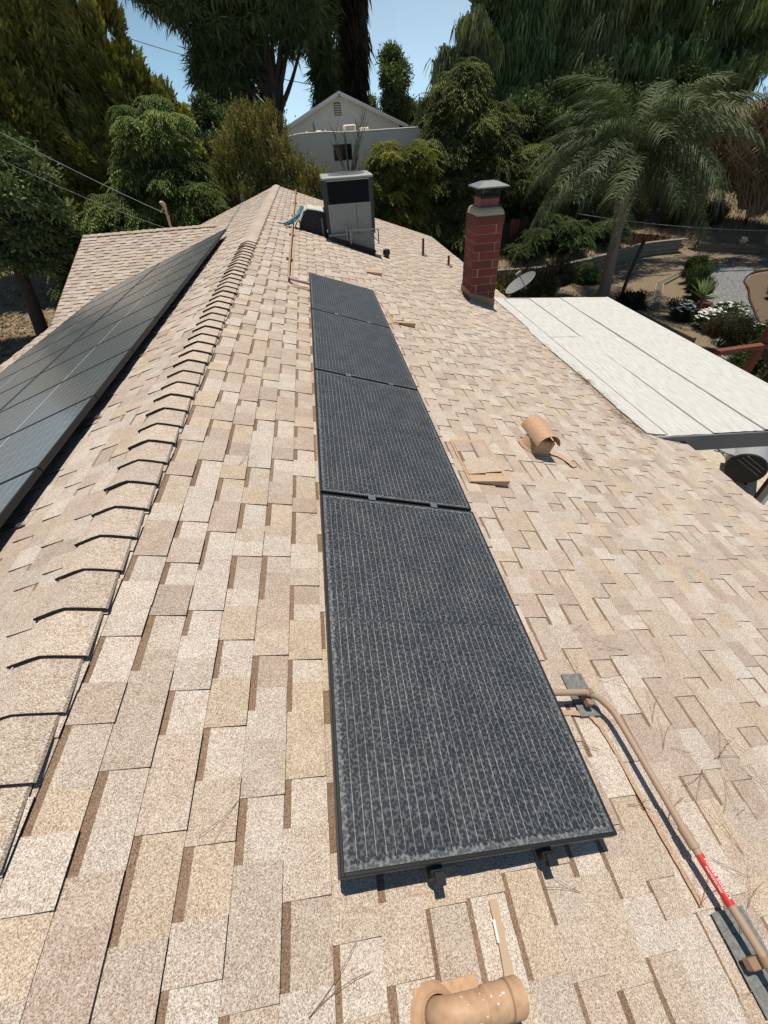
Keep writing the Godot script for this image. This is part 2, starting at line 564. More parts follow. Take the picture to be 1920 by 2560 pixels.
func gy(x: float, z: float) -> float:
	var a := GROUND + 2.5 * smoothstep(20.0, 33.0, -z)
	var d := wall_z(x) - z
	var b := GROUND
	if d > 0.15: b = GROUND + 0.55 * smoothstep(0.15, 1.2, d) + 0.20 * clampf(d - 1.0, 0.0, 22.0)
	return lerpf(a, b, smoothstep(4.0, 9.0, x))

func build_ground():
	var xs := []
	var zs := []
	for v in [-600.0, -300.0, -150.0, -90.0, -60.0, -45.0]: xs.append(v)
	for i in 76: xs.append(-35.0 + i)
	for v in [48.0, 60.0, 90.0, 150.0, 300.0, 600.0]: xs.append(v)
	for v in [-600.0, -300.0, -160.0, -110.0, -80.0, -65.0]: zs.append(v)
	for i in 64: zs.append(-55.0 + i)
	for v in [14.0, 22.0, 40.0, 90.0, 200.0, 500.0]: zs.append(v)
	var st := begin()
	for i in xs.size():
		for j in zs.size():
			var x: float = xs[i]
			var z: float = zs[j]
			var y := gy(x, z)
			var e := 0.5
			st.set_normal(Vector3(gy(x - e, z) - gy(x + e, z), 2.0 * e, gy(x, z - e) - gy(x, z + e)).normalized())
			st.set_uv(Vector2(x, z))
			st.add_vertex(Vector3(x, y, z))
	var nz := zs.size()
	for i in xs.size() - 1:
		for j in nz - 1:
			var a := i * nz + j
			for k in [a, a + nz, a + nz + 1, a, a + nz + 1, a + 1]: st.add_index(k)
	var g := part("ground", st.commit(), M.soil, self)
	tag(g, "bare tan soil and dry slope round the house", "ground", "", "structure")
	# concrete patio beside the house
	var st2 := begin()
	slab(st2, Vector3(6.2, 0.10, 9.5), Transform3D(Basis.IDENTITY, Vector3(8.1, GROUND, -4.2)), 0.01)
	tag(part("patio", st2.commit(), M.concrete, self), "pale concrete patio below the right eave", "patio", "", "structure")

# ------------------------------------------------------------------ house
var shingle_list := []

func cq(st: SurfaceTool, a: Vector3, b: Vector3, c: Vector3, d: Vector3, col: Color, uv: Array, ref: Vector3):
	if (b - a).cross(c - a).dot(ref) < 0.0: cquad(st, [d, c, b, a], col, [uv[3], uv[2], uv[1], uv[0]])
	else: cquad(st, [a, b, c, d], col, uv)

func emit_shingle(st: SurfaceTool, p: Dictionary):
	var f: Dictionary = p.f
	var v0: float = p.k * EXPO
	var v1: float = v0 + EXPO
	var u0: float = p.u0
	var u1: float = p.u1
	var ht: float = 0.0045 if p.raised else 0.002
	var hb: float = 0.0145 if p.raised else 0.0070
	hb += p.lift
	var O: Vector3 = f.o
	var P := func(u: float, v: float, h: float) -> Vector3: return O + f.u * u + f.v * v + f.n * h
	var T := func(u: float, v: float) -> Vector2: return Vector2(u / 1.35 + p.off, v / 1.35 + p.off * 0.7)
	var edge := Color(0.040, 0.031, 0.026)
	var w: float = v1 + p.jut
	if p.raised:
		cq(st, P.call(u0, v0, ht), P.call(u1, v0, ht), P.call(u1, w, hb), P.call(u0, w, hb), p.c, [T.call(u0, v0), T.call(u1, v0), T.call(u1, w), T.call(u0, w)], f.n)
		for e in [[u0, -1.0], [u1, 1.0]]:
			cq(st, P.call(e[0], v0, 0.0), P.call(e[0], v0, ht), P.call(e[0], w, hb), P.call(e[0], w, 0.0), edge, [Vector2.ZERO, Vector2.ZERO, Vector2.ZERO, Vector2.ZERO], f.u * e[1])
	else:
		# the underlay shows a band of dark granules below the course above
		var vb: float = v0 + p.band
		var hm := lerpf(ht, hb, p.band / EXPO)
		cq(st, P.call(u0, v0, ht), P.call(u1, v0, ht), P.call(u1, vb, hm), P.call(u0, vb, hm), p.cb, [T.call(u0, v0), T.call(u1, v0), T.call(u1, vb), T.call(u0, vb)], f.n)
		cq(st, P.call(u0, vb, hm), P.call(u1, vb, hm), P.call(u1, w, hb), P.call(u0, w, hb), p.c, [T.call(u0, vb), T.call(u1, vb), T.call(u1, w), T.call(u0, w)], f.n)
	cq(st, P.call(u0, w, 0.0), P.call(u1, w, 0.0), P.call(u1, w, hb), P.call(u0, w, hb), edge, [Vector2.ZERO, Vector2.ZERO, Vector2.ZERO, Vector2.ZERO], f.v)

const TONES := [[0.72, 0.665, 0.615], [0.81, 0.790, 0.765], [0.75, 0.690, 0.625], [0.66, 0.595, 0.550], [0.76, 0.690, 0.590], [0.74, 0.695, 0.655], [0.70, 0.630, 0.580], [0.79, 0.755, 0.720], [0.82, 0.795, 0.765]]

func shingle_field(f: Dictionary, ua: float, ub: float, courses: int, keep: Callable):
	var inv := cam.transform.affine_inverse()
	for k in courses:
		var u := ua - rng.randf() * 0.3
		var raised := rng.randf() < 0.5
		while u < ub:
			var len_ := rng.randf_range(0.11, 0.30) if raised else rng.randf_range(0.09, 0.27)
			if rng.randf() < 0.12: len_ += 0.14
			var cuts := [u]
			if len_ > 0.19 and rng.randf() < 0.75: cuts.append(u + len_ * rng.randf_range(0.35, 0.65))
			cuts.append(u + len_)
			var band := rng.randf_range(0.020, 0.029)
			var dk := rng.randf_range(0.85, 1.1)
			for j in cuts.size() - 1:
				var u0: float = maxf(cuts[j], ua)
				var u1: float = minf(cuts[j + 1], ub)
				if u1 - u0 < 0.01: continue
				var mid: Vector3 = f.o + f.u * ((u0 + u1) * 0.5) + f.v * ((k + 0.5) * EXPO)
				if not keep.call(mid): continue
				var t: Array = TONES[rng.randi() % TONES.size()]
				var br := rng.randf_range(0.93, 1.06)
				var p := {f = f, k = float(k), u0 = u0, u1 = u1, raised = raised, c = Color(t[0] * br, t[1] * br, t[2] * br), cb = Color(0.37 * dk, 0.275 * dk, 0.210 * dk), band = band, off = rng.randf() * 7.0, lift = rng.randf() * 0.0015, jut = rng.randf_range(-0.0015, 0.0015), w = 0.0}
				var q := inv * mid
				if q.z < -0.1 and absf(q.x) < -q.z * 0.943 and absf(q.y) < -q.z * 1.257:
					var dist := q.length()
					p.w = (u1 - u0) * absf((cam.position - mid).normalized().dot(f.n)) / (dist * dist)
					if f.id == 0 and mid.z < -0.6 and mid.z > -7.4 and mid.x > 1.02 and mid.x < 1.85: p.w = 0.0
					if f.id == 1 and mid.x < -0.85: p.w = 0.0
				shingle_list.append(p)
			u += len_
			raised = not raised

func ridge_cap_mesh(tone: Color, lift: float, la: float, ra: float) -> ArrayMesh:
	# bent cap: butt end at z = 0, tail at z = -0.27
	var st := begin()
	var edge := Color(0.070, 0.060, 0.053)
	var prof := func(h: float, wide: float) -> Array:
		var a := []
		for s0 in [-0.132, -0.124, -0.033, 0.0, 0.033, 0.124, 0.132]:
			var s: float = s0 * wide
			var an: float = la if s < 0.0 else ra
			var hh := h
			if absf(s0) > 0.128: hh = h - 0.007
			if s0 == 0.0: hh = h - 0.001
			a.append(Vector3(s * cos(an) + hh * sin(an) * signf(s), -absf(s) * sin(an) + hh * cos(an), 0.0))
		return a
	var top_n: Array = prof.call(0.034 + lift, 1.05)
	var top_f: Array = prof.call(0.014, 0.90)
	var low_n: Array = prof.call(0.021 + lift, 1.04)
	for i in 6:
		var a: Vector3 = top_n[i]
		var b: Vector3 = top_n[i + 1]
		var c: Vector3 = top_f[i + 1] + Vector3(0, 0, -0.27)
		var d: Vector3 = top_f[i] + Vector3(0, 0, -0.27)
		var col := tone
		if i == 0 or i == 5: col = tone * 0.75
		cq(st, a, b, c, d, col, [Vector2(a.x / 1.6, 0), Vector2(b.x / 1.6, 0), Vector2(c.x / 1.6, 0.17), Vector2(d.x / 1.6, 0.17)], Vector3.UP)
		cq(st, low_n[i], low_n[i + 1], b, a, edge, [Vector2.ZERO, Vector2.ZERO, Vector2.ZERO, Vector2.ZERO], Vector3(0, 0, 1))
	for i in [0, 6]:
		cq(st, low_n[i], top_n[i], top_f[i] + Vector3(0, 0, -0.27), top_f[i] + Vector3(0, -0.012, -0.27), edge, [Vector2.ZERO, Vector2.ZERO, Vector2.ZERO, Vector2.ZERO], Vector3(-1 if i == 0 else 1, 0, 0))
	return st.commit()

func build_house():
	rng.seed = 7
	var h := thing("house", "house with tan shingled gable roof and cross wing on its left", "house")
	var zf := -19.15
	var zn := 4.0
	var re := 5.93
	var le := 5.57
	# walls with gables, set in from the eaves
	var st := begin()
	var xa := -4.75
	var xb := 5.05
	var wz := [-18.65, 3.5]
	var ya := -(-xa) * tan(LA) - 0.16
	var yb := -xb * tan(RA) - 0.16
	var mid := Vector3(0.1, -3.0, -7.5)
	for z in wz:
		quad_out(st, Vector3(xa, GROUND, z), Vector3(xb, GROUND, z), Vector3(xb, yb, z), Vector3(xa, ya, z), mid)
		if z < 0.0: tri(st, Vector3(xb, yb, z), Vector3(xa, ya, z), Vector3(0, -0.17, z))
		else: tri(st, Vector3(xa, ya, z), Vector3(xb, yb, z), Vector3(0, -0.17, z))
	quad_out(st, Vector3(xa, GROUND, wz[0]), Vector3(xa, GROUND, wz[1]), Vector3(xa, ya, wz[1]), Vector3(xa, ya, wz[0]), mid)
	quad_out(st, Vector3(xb, GROUND, wz[0]), Vector3(xb, GROUND, wz[1]), Vector3(xb, yb, wz[1]), Vector3(xb, yb, wz[0]), mid)
	part("wall", st.commit(), M.stucco, h)
	# roof deck: slabs under the shingles
	st = begin()
	slab(st, Vector3(re, 0.12, zn - zf), Transform3D(RB(), R(re * 0.5 - 0.02, -0.062, (zn + zf) * 0.5)))
	slab(st, Vector3(le, 0.12, zn - zf), Transform3D(LB(), L(le * 0.5 - 0.02, -0.062, (zn + zf) * 0.5)))
	var WY := -0.488
	var WZ := -15.2
	var wl := 3.75
	var wing_n := Basis(Vector3(1, 0, 0), Vector3(0, cos(WA), sin(WA)), Vector3(0, -sin(WA), cos(WA)))
	var wing_f := Basis(Vector3(1, 0, 0), Vector3(0, cos(WA), -sin(WA)), Vector3(0, sin(WA), cos(WA)))
	slab(st, Vector3(4.9, 0.10, wl), Transform3D(wing_n, Vector3(-2.85, WY, WZ) + wing_n * Vector3(0, -0.052, wl * 0.5)))
	slab(st, Vector3(4.9, 0.10, wl), Transform3D(wing_f, Vector3(-2.85, WY, WZ) + wing_f * Vector3(0, -0.052, -wl * 0.5)))
	var roof := part("roof", st.commit(), M.trim, h)
	# shingles
	var fr := {id = 0, o = Vector3.ZERO, u = Vector3(0, 0, 1), v = Vector3(cos(RA), -sin(RA), 0), n = Vector3(sin(RA), cos(RA), 0)}
	var fl := {id = 1, o = Vector3.ZERO, u = Vector3(0, 0, 1), v = Vector3(-cos(LA), -sin(LA), 0), n = Vector3(-sin(LA), cos(LA), 0)}
	var fw := {id = 2, o = Vector3(0, WY, WZ), u = Vector3(-1, 0, 0), v = Vector3(0, -sin(WA), cos(WA)), n = Vector3(0, cos(WA), sin(WA))}
	var fb := {id = 3, o = Vector3(0, WY, WZ), u = Vector3(-1, 0, 0), v = Vector3(0, -sin(WA), -cos(WA)), n = Vector3(0, cos(WA), -sin(WA))}
	var all := func(_p: Vector3) -> bool: return true
	var above := func(p: Vector3) -> bool: return p.y > -absf(p.x) * tan(LA) - 0.09
	var open_left := func(p: Vector3) -> bool:
		var wy := WY - absf(p.z - WZ) * tan(WA)
		return wy < p.y + 0.09 or p.x > -1.3
	var chimney_free := func(p: Vector3) -> bool: return not (p.x > 4.3 and p.x < 4.66 and p.z < -9.6 and p.z > -10.0)
	shingle_field(fr, zf - 0.02, zn, 42, chimney_free)
	shingle_field(fl, zf - 0.02, zn, 39, open_left)
	shingle_field(fw, 1.3, 5.32, 27, above)
	shingle_field(fb, 1.3, 5.32, 27, above)
	shingle_list.sort_custom(func(a, b): return a.w > b.w)
	var rest := begin()
	for i in shingle_list.size():
		if i < 300:
			var one := begin()
			emit_shingle(one, shingle_list[i])
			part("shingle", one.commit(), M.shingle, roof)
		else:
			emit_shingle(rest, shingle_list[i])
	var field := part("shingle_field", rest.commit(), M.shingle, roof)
	field.set_meta("kind", "stuff")
	# ridge caps: laid towards the camera up to z = -9, away from it beyond
	var caps := []
	for k in 4:
		var g := [0.96, 1.0, 1.06, 0.92][k] as float
		caps.append(ridge_cap_mesh(Color(0.76 * g, 0.705 * g, 0.65 * g), 0.0015 * k, LA, RA))
	var z := 3.9
	while z > -8.95:
		part("ridge_cap", caps[rng.randi() % 4], M.shingle, roof, Transform3D(Basis.from_euler(Vector3(0, rng.randf_range(-0.008, 0.008), 0)), Vector3(rng.randf_range(-0.003, 0.003), 0.0, z)))
		z -= 0.2
	z = -19.1
	while z < -9.1:
		part("ridge_cap", caps[rng.randi() % 4], M.shingle, roof, Transform3D(Basis(Vector3.UP, PI + rng.randf_range(-0.005, 0.005)), Vector3(0, 0.0, z)))
		z += 0.2
	var wcap := []
	for k in 3:
		var g2 := [0.96, 1.0, 1.05][k] as float
		wcap.append(ridge_cap_mesh(Color(0.72 * g2, 0.63 * g2, 0.53 * g2), 0.001 * k, WA, WA))
	var x := -5.3
	while x < -1.5:
		part("ridge_cap", wcap[rng.randi() % 3], M.shingle, roof, Transform3D(Basis(Vector3.UP, -PI / 2), Vector3(x, WY, WZ)))
		x += 0.2
	# rake and eave boards
	for d in [[RB(), R(re * 0.5, -0.075, zf - 0.03), Vector3(re + 0.02, 0.17, 0.045)], [LB(), L(le * 0.5, -0.075, zf - 0.03), Vector3(le + 0.02, 0.17, 0.045)]]:
		part("rake_board", box_mesh(d[2], 0.004), M.trim, h, Transform3D(d[0], d[1]))
	part("fascia_board", box_mesh(Vector3(0.03, 0.16, zn - zf), 0.003), M.trim, h, Transform3D(RB(), R(re + 0.005, -0.085, (zn + zf) * 0.5)))
	part("fascia_board", box_mesh(Vector3(0.03, 0.16, zn - zf), 0.003), M.trim, h, Transform3D(LB(), L(le + 0.005, -0.085, (zn + zf) * 0.5)))
	part("rake_board", box_mesh(Vector3(0.04, 0.15, wl), 0.003), M.trim, h, Transform3D(wing_n, Vector3(-5.325, WY, WZ) + wing_n * Vector3(0, -0.075, wl * 0.5)))
	part("rake_board", box_mesh(Vector3(0.04, 0.15, wl), 0.003), M.trim, h, Transform3D(wing_f, Vector3(-5.325, WY, WZ) + wing_f * Vector3(0, -0.075, -wl * 0.5)))
	# wing gable wall
	st = begin()
	slab(st, Vector3(0.3, 2.7, 6.4), Transform3D(Basis.IDENTITY, Vector3(-4.95, GROUND + 1.35, WZ)))
	tri(st, Vector3(-5.1, -1.7, WZ - 3.2), Vector3(-5.1, -1.7, WZ + 3.2), Vector3(-5.1, WY - 0.14, WZ))
	part("wing_wall", st.commit(), M.stucco, h)

# ------------------------------------------------------------------ white patio cover
func py(x: float) -> float:
	return -1.785 - 0.088 * (x - 5.1)

func membrane(x0: float, x1: float, z0: float, z1: float, lift: float, seed_: int) -> ArrayMesh:
	# gently rippled sheet: ripples run along the sheet, as felt does over boards
	var n := FastNoiseLite.new()
	n.seed = seed_
	n.frequency = 1.0
	var st := begin()
	var nx := int((x1 - x0) / 0.035)
	var nz := int((z1 - z0) / 0.12)
	var hh := func(x: float, z: float) -> float:
		return py(x) + lift + 0.009 * n.get_noise_2d(x * 5.2, z * 0.28) + 0.003 * n.get_noise_2d(x * 11.0 + 40.0, z * 0.5)
	for i in nx + 1:
		for j in nz + 1:
			var x := lerpf(x0, x1, float(i) / nx)
			var z := lerpf(z0, z1, float(j) / nz)
			st.set_normal(Vector3(hh.call(x - 0.02, z) - hh.call(x + 0.02, z), 0.04, hh.call(x, z - 0.02) - hh.call(x, z + 0.02)).normalized())
			st.set_uv(Vector2(x, z))
			st.add_vertex(Vector3(x, hh.call(x, z), z))
	for i in nx:
		for j in nz:
			var a := i * (nz + 1) + j
			for k in [a, a + nz + 1, a + nz + 2, a, a + nz + 2, a + 1]: st.add_index(k)
	# a thin edge all round
	var b := st.commit()
	var e := begin()
	e.append_from(b, 0, Transform3D.IDENTITY)
	for s in [[x0, -1.0], [x1, 1.0]]:
		for j in nz:
			var za := lerpf(z0, z1, float(j) / nz)
			var zb := lerpf(z0, z1, float(j + 1) / nz)
			quad_out(e, Vector3(s[0], hh.call(s[0], za), za), Vector3(s[0], hh.call(s[0], zb), zb), Vector3(s[0], hh.call(s[0], zb) - 0.008, zb), Vector3(s[0], hh.call(s[0], za) - 0.008, za), Vector3(s[0] - s[1], py(s[0]), za))
	return e.commit()

func build_patio_cover():
	var z0 := -10.45
	var z1 := -4.40
	var t := thing("patio_cover", "flat white patio cover with membrane strips along the right eave", "patio cover")
	# deck
	var st := begin()
	var ang := atan(0.088)
	var b := Basis(Vector3(cos(ang), -sin(ang), 0), Vector3(sin(ang), cos(ang), 0), Vector3(0, 0, 1))
	slab(st, Vector3(2.93, 0.05, z1 - z0), Transform3D(b, Vector3(6.57, py(6.57) - 0.045, (z0 + z1) * 0.5)), 0.004)
	part("deck", st.commit(), M.white_paint, t)
	part("membrane_strip", membrane(6.80, 8.03, z0, z1, 0.034, 91), M.membrane, t)
	part("membrane_strip", membrane(6.02, 6.86, z0, z1, 0.020, 92), M.membrane, t)
	part("membrane_strip", membrane(5.10, 6.06, z0, -7.93, 0.006, 93), M.membrane, t)
	part("membrane_strip", membrane(5.10, 6.06, -7.97, z1, 0.013, 94), M.membrane, t)
	# thin grey lap joints
	for q in [[6.015, 0.016], [6.795, 0.030]]:
		part("lap_joint", tube_mesh([Vector3(q[0], py(q[0]) + q[1] - 0.004, z0 + 0.01), Vector3(q[0], py(q[0]) + q[1] - 0.004, z1 - 0.01)], 0.005, 6), M.seam, t)
	part("lap_joint", tube_mesh([Vector3(5.36, py(5.36) + 0.012, -7.93), Vector3(6.0, py(6.0) + 0.012, -7.93)], 0.007, 6), M.seam, t)
	part("lap_joint", tube_mesh([Vector3(5.355, py(5.355) + 0.022, z0 + 0.02), Vector3(5.355, py(5.355) + 0.022, z1 - 0.02)], 0.006, 6), M.seam, t)
	# coated joint strip lapped over the shingles, with an uneven upper edge
	rng.seed = 55
	st = begin()
	var prev := []
	var n := 120
	for i in n + 1:
		var z := lerpf(z0 + 0.02, z1 - 0.02, float(i) / n)
		var s := 5.30 + rng.randf_range(-0.012, 0.012) + 0.035 * sin(z * 1.9) * sin(z * 0.6)
		if z < -8.2: s += 0.05
		var a := R(s, 0.022, z)
		var c := Vector3(5.19, py(5.19) + 0.036, z)
		var d := Vector3(5.34, py(5.34) + 0.026, z)
		if i > 0:
			quad_out(st, prev[0], prev[1], c, a, Vector3(5, -9, z))
			quad_out(st, prev[1], prev[2], d, c, Vector3(5, -9, z))
		prev = [a, c, d]
	part("joint_coating", st.commit(), M.membrane, t)
	# edges
	part("drip_edge", box_mesh(Vector3(0.025, 0.10, z1 - z0 + 0.03), 0.003), M.white_paint, t, Transform3D(Basis.IDENTITY, Vector3(8.045, py(8.04) - 0.012, (z0 + z1) * 0.5)))
	part("drip_edge", box_mesh(Vector3(2.95, 0.05, 0.022), 0.003), M.white_paint, t, Transform3D(b, Vector3(6.58, py(6.58) - 0.004, z0 - 0.01)))
	part("front_trim", box_mesh(Vector3(2.90, 0.075, 0.03), 0.003), M.grey_paint, t, Transform3D(b, Vector3(6.60, py(6.60) - 0.03, z1 + 0.012)))
	part("front_beam", box_mesh(Vector3(2.45, 0.17, 0.05), 0.004), M.grey_paint, t, Transform3D(b, Vector3(6.85, py(6.85) - 0.15, z1 + 0.0)))
	part("beam_cap", box_mesh(Vector3(0.03, 0.13, 0.07), 0.004), M.dark_metal, t, Transform3D(b * Basis(Vector3(0, 0, 1), 0.5), Vector3(5.60, py(5.6) - 0.15, z1 + 0.02)))
	for z in [z1 - 0.15, -7.4, z0 + 0.15]:
		part("post", box_mesh(Vector3(0.1, 2.3, 0.1), 0.004), M.white_paint, t, Transform3D(Basis.IDENTITY, Vector3(7.9, GROUND + 1.15, z)))
	part("side_beam", box_mesh(Vector3(0.09, 0.16, z1 - z0 - 0.1), 0.004), M.white_paint, t, Transform3D(Basis.IDENTITY, Vector3(7.9, py(7.9) - 0.155, (z0 + z1) * 0.5)))

# ------------------------------------------------------------------ solar arrays
func panel_glass(w: float, l: float) -> ArrayMesh:
	var st := begin()
	var a := [Vector3(-w / 2, 0, -l / 2), Vector3(-w / 2, 0, l / 2), Vector3(w / 2, 0, l / 2), Vector3(w / 2, 0, -l / 2)]
	var uv := [Vector2(0, 0), Vector2(0, 1), Vector2(1, 1), Vector2(1, 0)]
	for i in [0, 2, 1, 0, 3, 2]:
		st.set_normal(Vector3.UP)
		st.set_uv(uv[i])
		st.add_vertex(a[i])
	for s in [[0, 1], [1, 2], [2, 3], [3, 0]]:
		quad_out(st, a[s[0]], a[s[1]], a[s[1]] + Vector3(0, -0.006, 0), a[s[0]] + Vector3(0, -0.006, 0), Vector3(0, -0.003, 0))
	return st.commit()

func panel_frame(w: float, l: float, t: float, lip: float) -> ArrayMesh:
	var st := begin()
	for s in [-1.0, 1.0]:
		slab(st, Vector3(lip, t, l), Transform3D(Basis.IDENTITY, Vector3(s * (w / 2 - lip / 2), -t / 2, 0)), 0.0025)
		slab(st, Vector3(w - lip * 2 + 0.002, t - 0.001, lip), Transform3D(Basis.IDENTITY, Vector3(0, -t / 2, s * (l / 2 - lip / 2))), 0.0025)
	return st.commit()

func make_panel(w: float, l: float, t: float, glass: Material) -> Node3D:
	var o := Node3D.new()
	var f := MeshInstance3D.new()
	f.name = "frame"
	f.mesh = panel_frame(w, l, t, 0.012)
	f.material_override = M.dark_metal
	o.add_child(f)
	var g := MeshInstance3D.new()
	g.name = "glass"
	g.mesh = panel_glass(w - 0.02, l - 0.02)
	g.material_override = glass
	g.position.y = -0.003
	o.add_child(g)
	var b := MeshInstance3D.new()
	b.name = "back_sheet"
	b.mesh = box_mesh(Vector3(w - 0.03, 0.004, l - 0.03))
	b.material_override = M.black
	b.position.y = -0.014
	o.add_child(b)
	return o

const ORD := ["nearest", "second nearest", "third", "fourth", "fifth", "sixth", "seventh", "eighth", "ninth", "farthest"]

func build_arrays():
	# right-hand row: four dusty black panels lengthwise along the ridge
	var proto := make_panel(1.0, 1.6987, 0.04, M.panel)
	var lab := ["nearest and largest dusty black solar panel right of the ridge", "second nearest dusty black solar panel in the single row right of the ridge", "third dusty black solar panel in the single row right of the ridge", "farthest dusty black solar panel in the single row, by the air conditioner"]
	for k in 4:
		var p = proto if k == 0 else proto.duplicate()
		p.name = numbered("solar_panel")
		add_child(p)
		var zc := -0.5746 - k * 1.7187 - 0.84935
		p.transform = Transform3D(RB(), R(1.5042, 0.13, zc))
		tag(p, lab[k], "solar panel", "solar panels right of the ridge")
	var rails := thing("mounting_rack", "black rails and silver clamps holding the single panel row", "rack")
	for s in [1.315, 1.725]:
		part("rail", box_mesh(Vector3(0.04, 0.04, 6.95), 0.002), M.dark_metal, rails, Transform3D(RB(), R(s, 0.068, -4.02)))
		for k in 6:
			part("foot", box_mesh(Vector3(0.05, 0.045, 0.07), 0.003), M.dark_metal, rails, Transform3D(RB(), R(s, 0.03, -0.75 - k * 1.3)))
		# end clamp at the near edge: a small black hook
		var st := begin()
		slab(st, Vector3(0.034, 0.05, 0.018), Transform3D(Basis.IDENTITY, Vector3(0, 0, 0)), 0.002)
		slab(st, Vector3(0.034, 0.010, 0.034), Transform3D(Basis.IDENTITY, Vector3(0, 0.022, 0.010)), 0.002)
		slab(st, Vector3(0.012, 0.012, 0.02), Transform3D(Basis.IDENTITY, Vector3(0, -0.01, 0.015)), 0.002)
		part("end_clamp", st.commit(), M.dark_metal, rails, Transform3D(RB(), R(s, 0.078, -0.552)))
		for k in 3:
			var z := -0.5746 - (k + 1) * 1.7187 + 0.010
			var c := begin()
			slab(c, Vector3(0.045, 0.005, 0.044), Transform3D(Basis.IDENTITY, Vector3(0, 0.004, 0)), 0.001)
			slab(c, Vector3(0.012, 0.006, 0.012), Transform3D(Basis.IDENTITY, Vector3(0, 0.009, 0)), 0.002)
			part("mid_clamp", c.commit(), M.silver, rails, Transform3D(RB(), R(s, 0.13, z)))
	# left-hand array: two rows of upright panels
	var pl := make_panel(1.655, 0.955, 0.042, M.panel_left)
	# the texture's long side runs down the slope
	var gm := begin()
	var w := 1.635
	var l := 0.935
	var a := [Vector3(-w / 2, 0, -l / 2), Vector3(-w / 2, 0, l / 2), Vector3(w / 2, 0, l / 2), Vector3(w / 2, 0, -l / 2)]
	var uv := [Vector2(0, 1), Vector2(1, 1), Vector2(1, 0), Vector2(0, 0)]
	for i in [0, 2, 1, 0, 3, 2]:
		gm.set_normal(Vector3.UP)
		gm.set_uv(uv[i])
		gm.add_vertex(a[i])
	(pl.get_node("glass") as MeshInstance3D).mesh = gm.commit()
	var first := true
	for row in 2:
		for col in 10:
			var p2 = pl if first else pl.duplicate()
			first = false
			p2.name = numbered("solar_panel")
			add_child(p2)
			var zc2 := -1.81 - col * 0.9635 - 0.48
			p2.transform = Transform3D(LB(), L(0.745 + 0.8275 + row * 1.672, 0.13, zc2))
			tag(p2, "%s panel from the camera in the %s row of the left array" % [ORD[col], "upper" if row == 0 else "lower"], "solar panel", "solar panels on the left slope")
	var rack := thing("mounting_rack", "rails and feet under the two-row solar array on the left slope", "rack")
	for s in [1.10, 2.05, 2.77, 3.72]:
		part("rail", box_mesh(Vector3(0.04, 0.04, 9.7), 0.002), M.galv, rack, Transform3D(LB(), L(s, 0.066, -6.63)))
	for k in 8:
		# bare aluminium cross feet peeping out above the upper edge
		part("foot", box_mesh(Vector3(0.30, 0.010, 0.028), 0.002), M.silver, rack, Transform3D(LB(), L(0.87, 0.022, -2.35 - k * 1.22)))

# ------------------------------------------------------------------ things on the roof
func extrude(st: SurfaceTool, prof: Array, z0: float, z1: float, only := -1):
	# prof: Vector2 points, counter-clockwise seen from +z; closed prism between z0 < z1
	var n := prof.size()
	var c := Vector2.ZERO
	for p in prof: c += p
	c /= n
	var mid := Vector3(c.x, c.y, (z0 + z1) * 0.5)
	for i in n:
		var p: Vector2 = prof[i]
		var q: Vector2 = prof[(i + 1) % n]
		quad_out(st, Vector3(p.x, p.y, z0), Vector3(q.x, q.y, z0), Vector3(q.x, q.y, z1), Vector3(p.x, p.y, z1), mid)
		tri(st, Vector3(p.x, p.y, z1), Vector3(q.x, q.y, z1), Vector3(c.x, c.y, z1))
		tri(st, Vector3(q.x, q.y, z0), Vector3(p.x, p.y, z0), Vector3(c.x, c.y, z0))

func strip_on_roof(pts: Array, width: float, seed_: int, h := 0.0175) -> ArrayMesh:
	# overspray of paint on the shingles along a path of (s, z) points, with ragged edges
	rng.seed = seed_
	var st := begin()
	st.set_color(Color(0.74, 0.575, 0.435))
	var fine := []
	for i in pts.size() - 1:
		var n := int(ceil((pts[i + 1] - pts[i]).length() / 0.03))
		for k in n: fine.append(pts[i].lerp(pts[i + 1], float(k) / n))
	fine.append(pts[-1])
	var prev := []
	for i in fine.size():
		var t: Vector2 = (fine[mini(i + 1, fine.size() - 1)] - fine[maxi(i - 1, 0)]).normalized()
		var nn := Vector2(-t.y, t.x)
		var wa := width * rng.randf_range(0.40, 0.60)
		var wb := width * rng.randf_range(0.40, 0.60)
		var a: Vector2 = fine[i] + nn * wa
		var b: Vector2 = fine[i] - nn * wb
		var A := R(a.x, h, a.y)
		var B := R(b.x, h, b.y)
		if i > 0: quad_out(st, prev[0], prev[1], B, A, R(fine[i].x, -5.0, fine[i].y))
		prev = [A, B]
	return st.commit()

func curve(pts: Array, steps := 6) -> Array:
	# Catmull-Rom through the points
	var out := []
	for i in pts.size() - 1:
		var p0: Vector3 = pts[maxi(i - 1, 0)]
		var p1: Vector3 = pts[i]
		var p2: Vector3 = pts[i + 1]
		var p3: Vector3 = pts[mini(i + 2, pts.size() - 1)]
		for k in steps:
			out.append(p1.cubic_interpolate(p2, p0, p3, float(k) / steps))
	out.append(pts[-1])
	return out

func build_roof_things():
	build_air_conditioner()
	build_chimney()
	build_conduits()
	build_vents()
	build_dish()

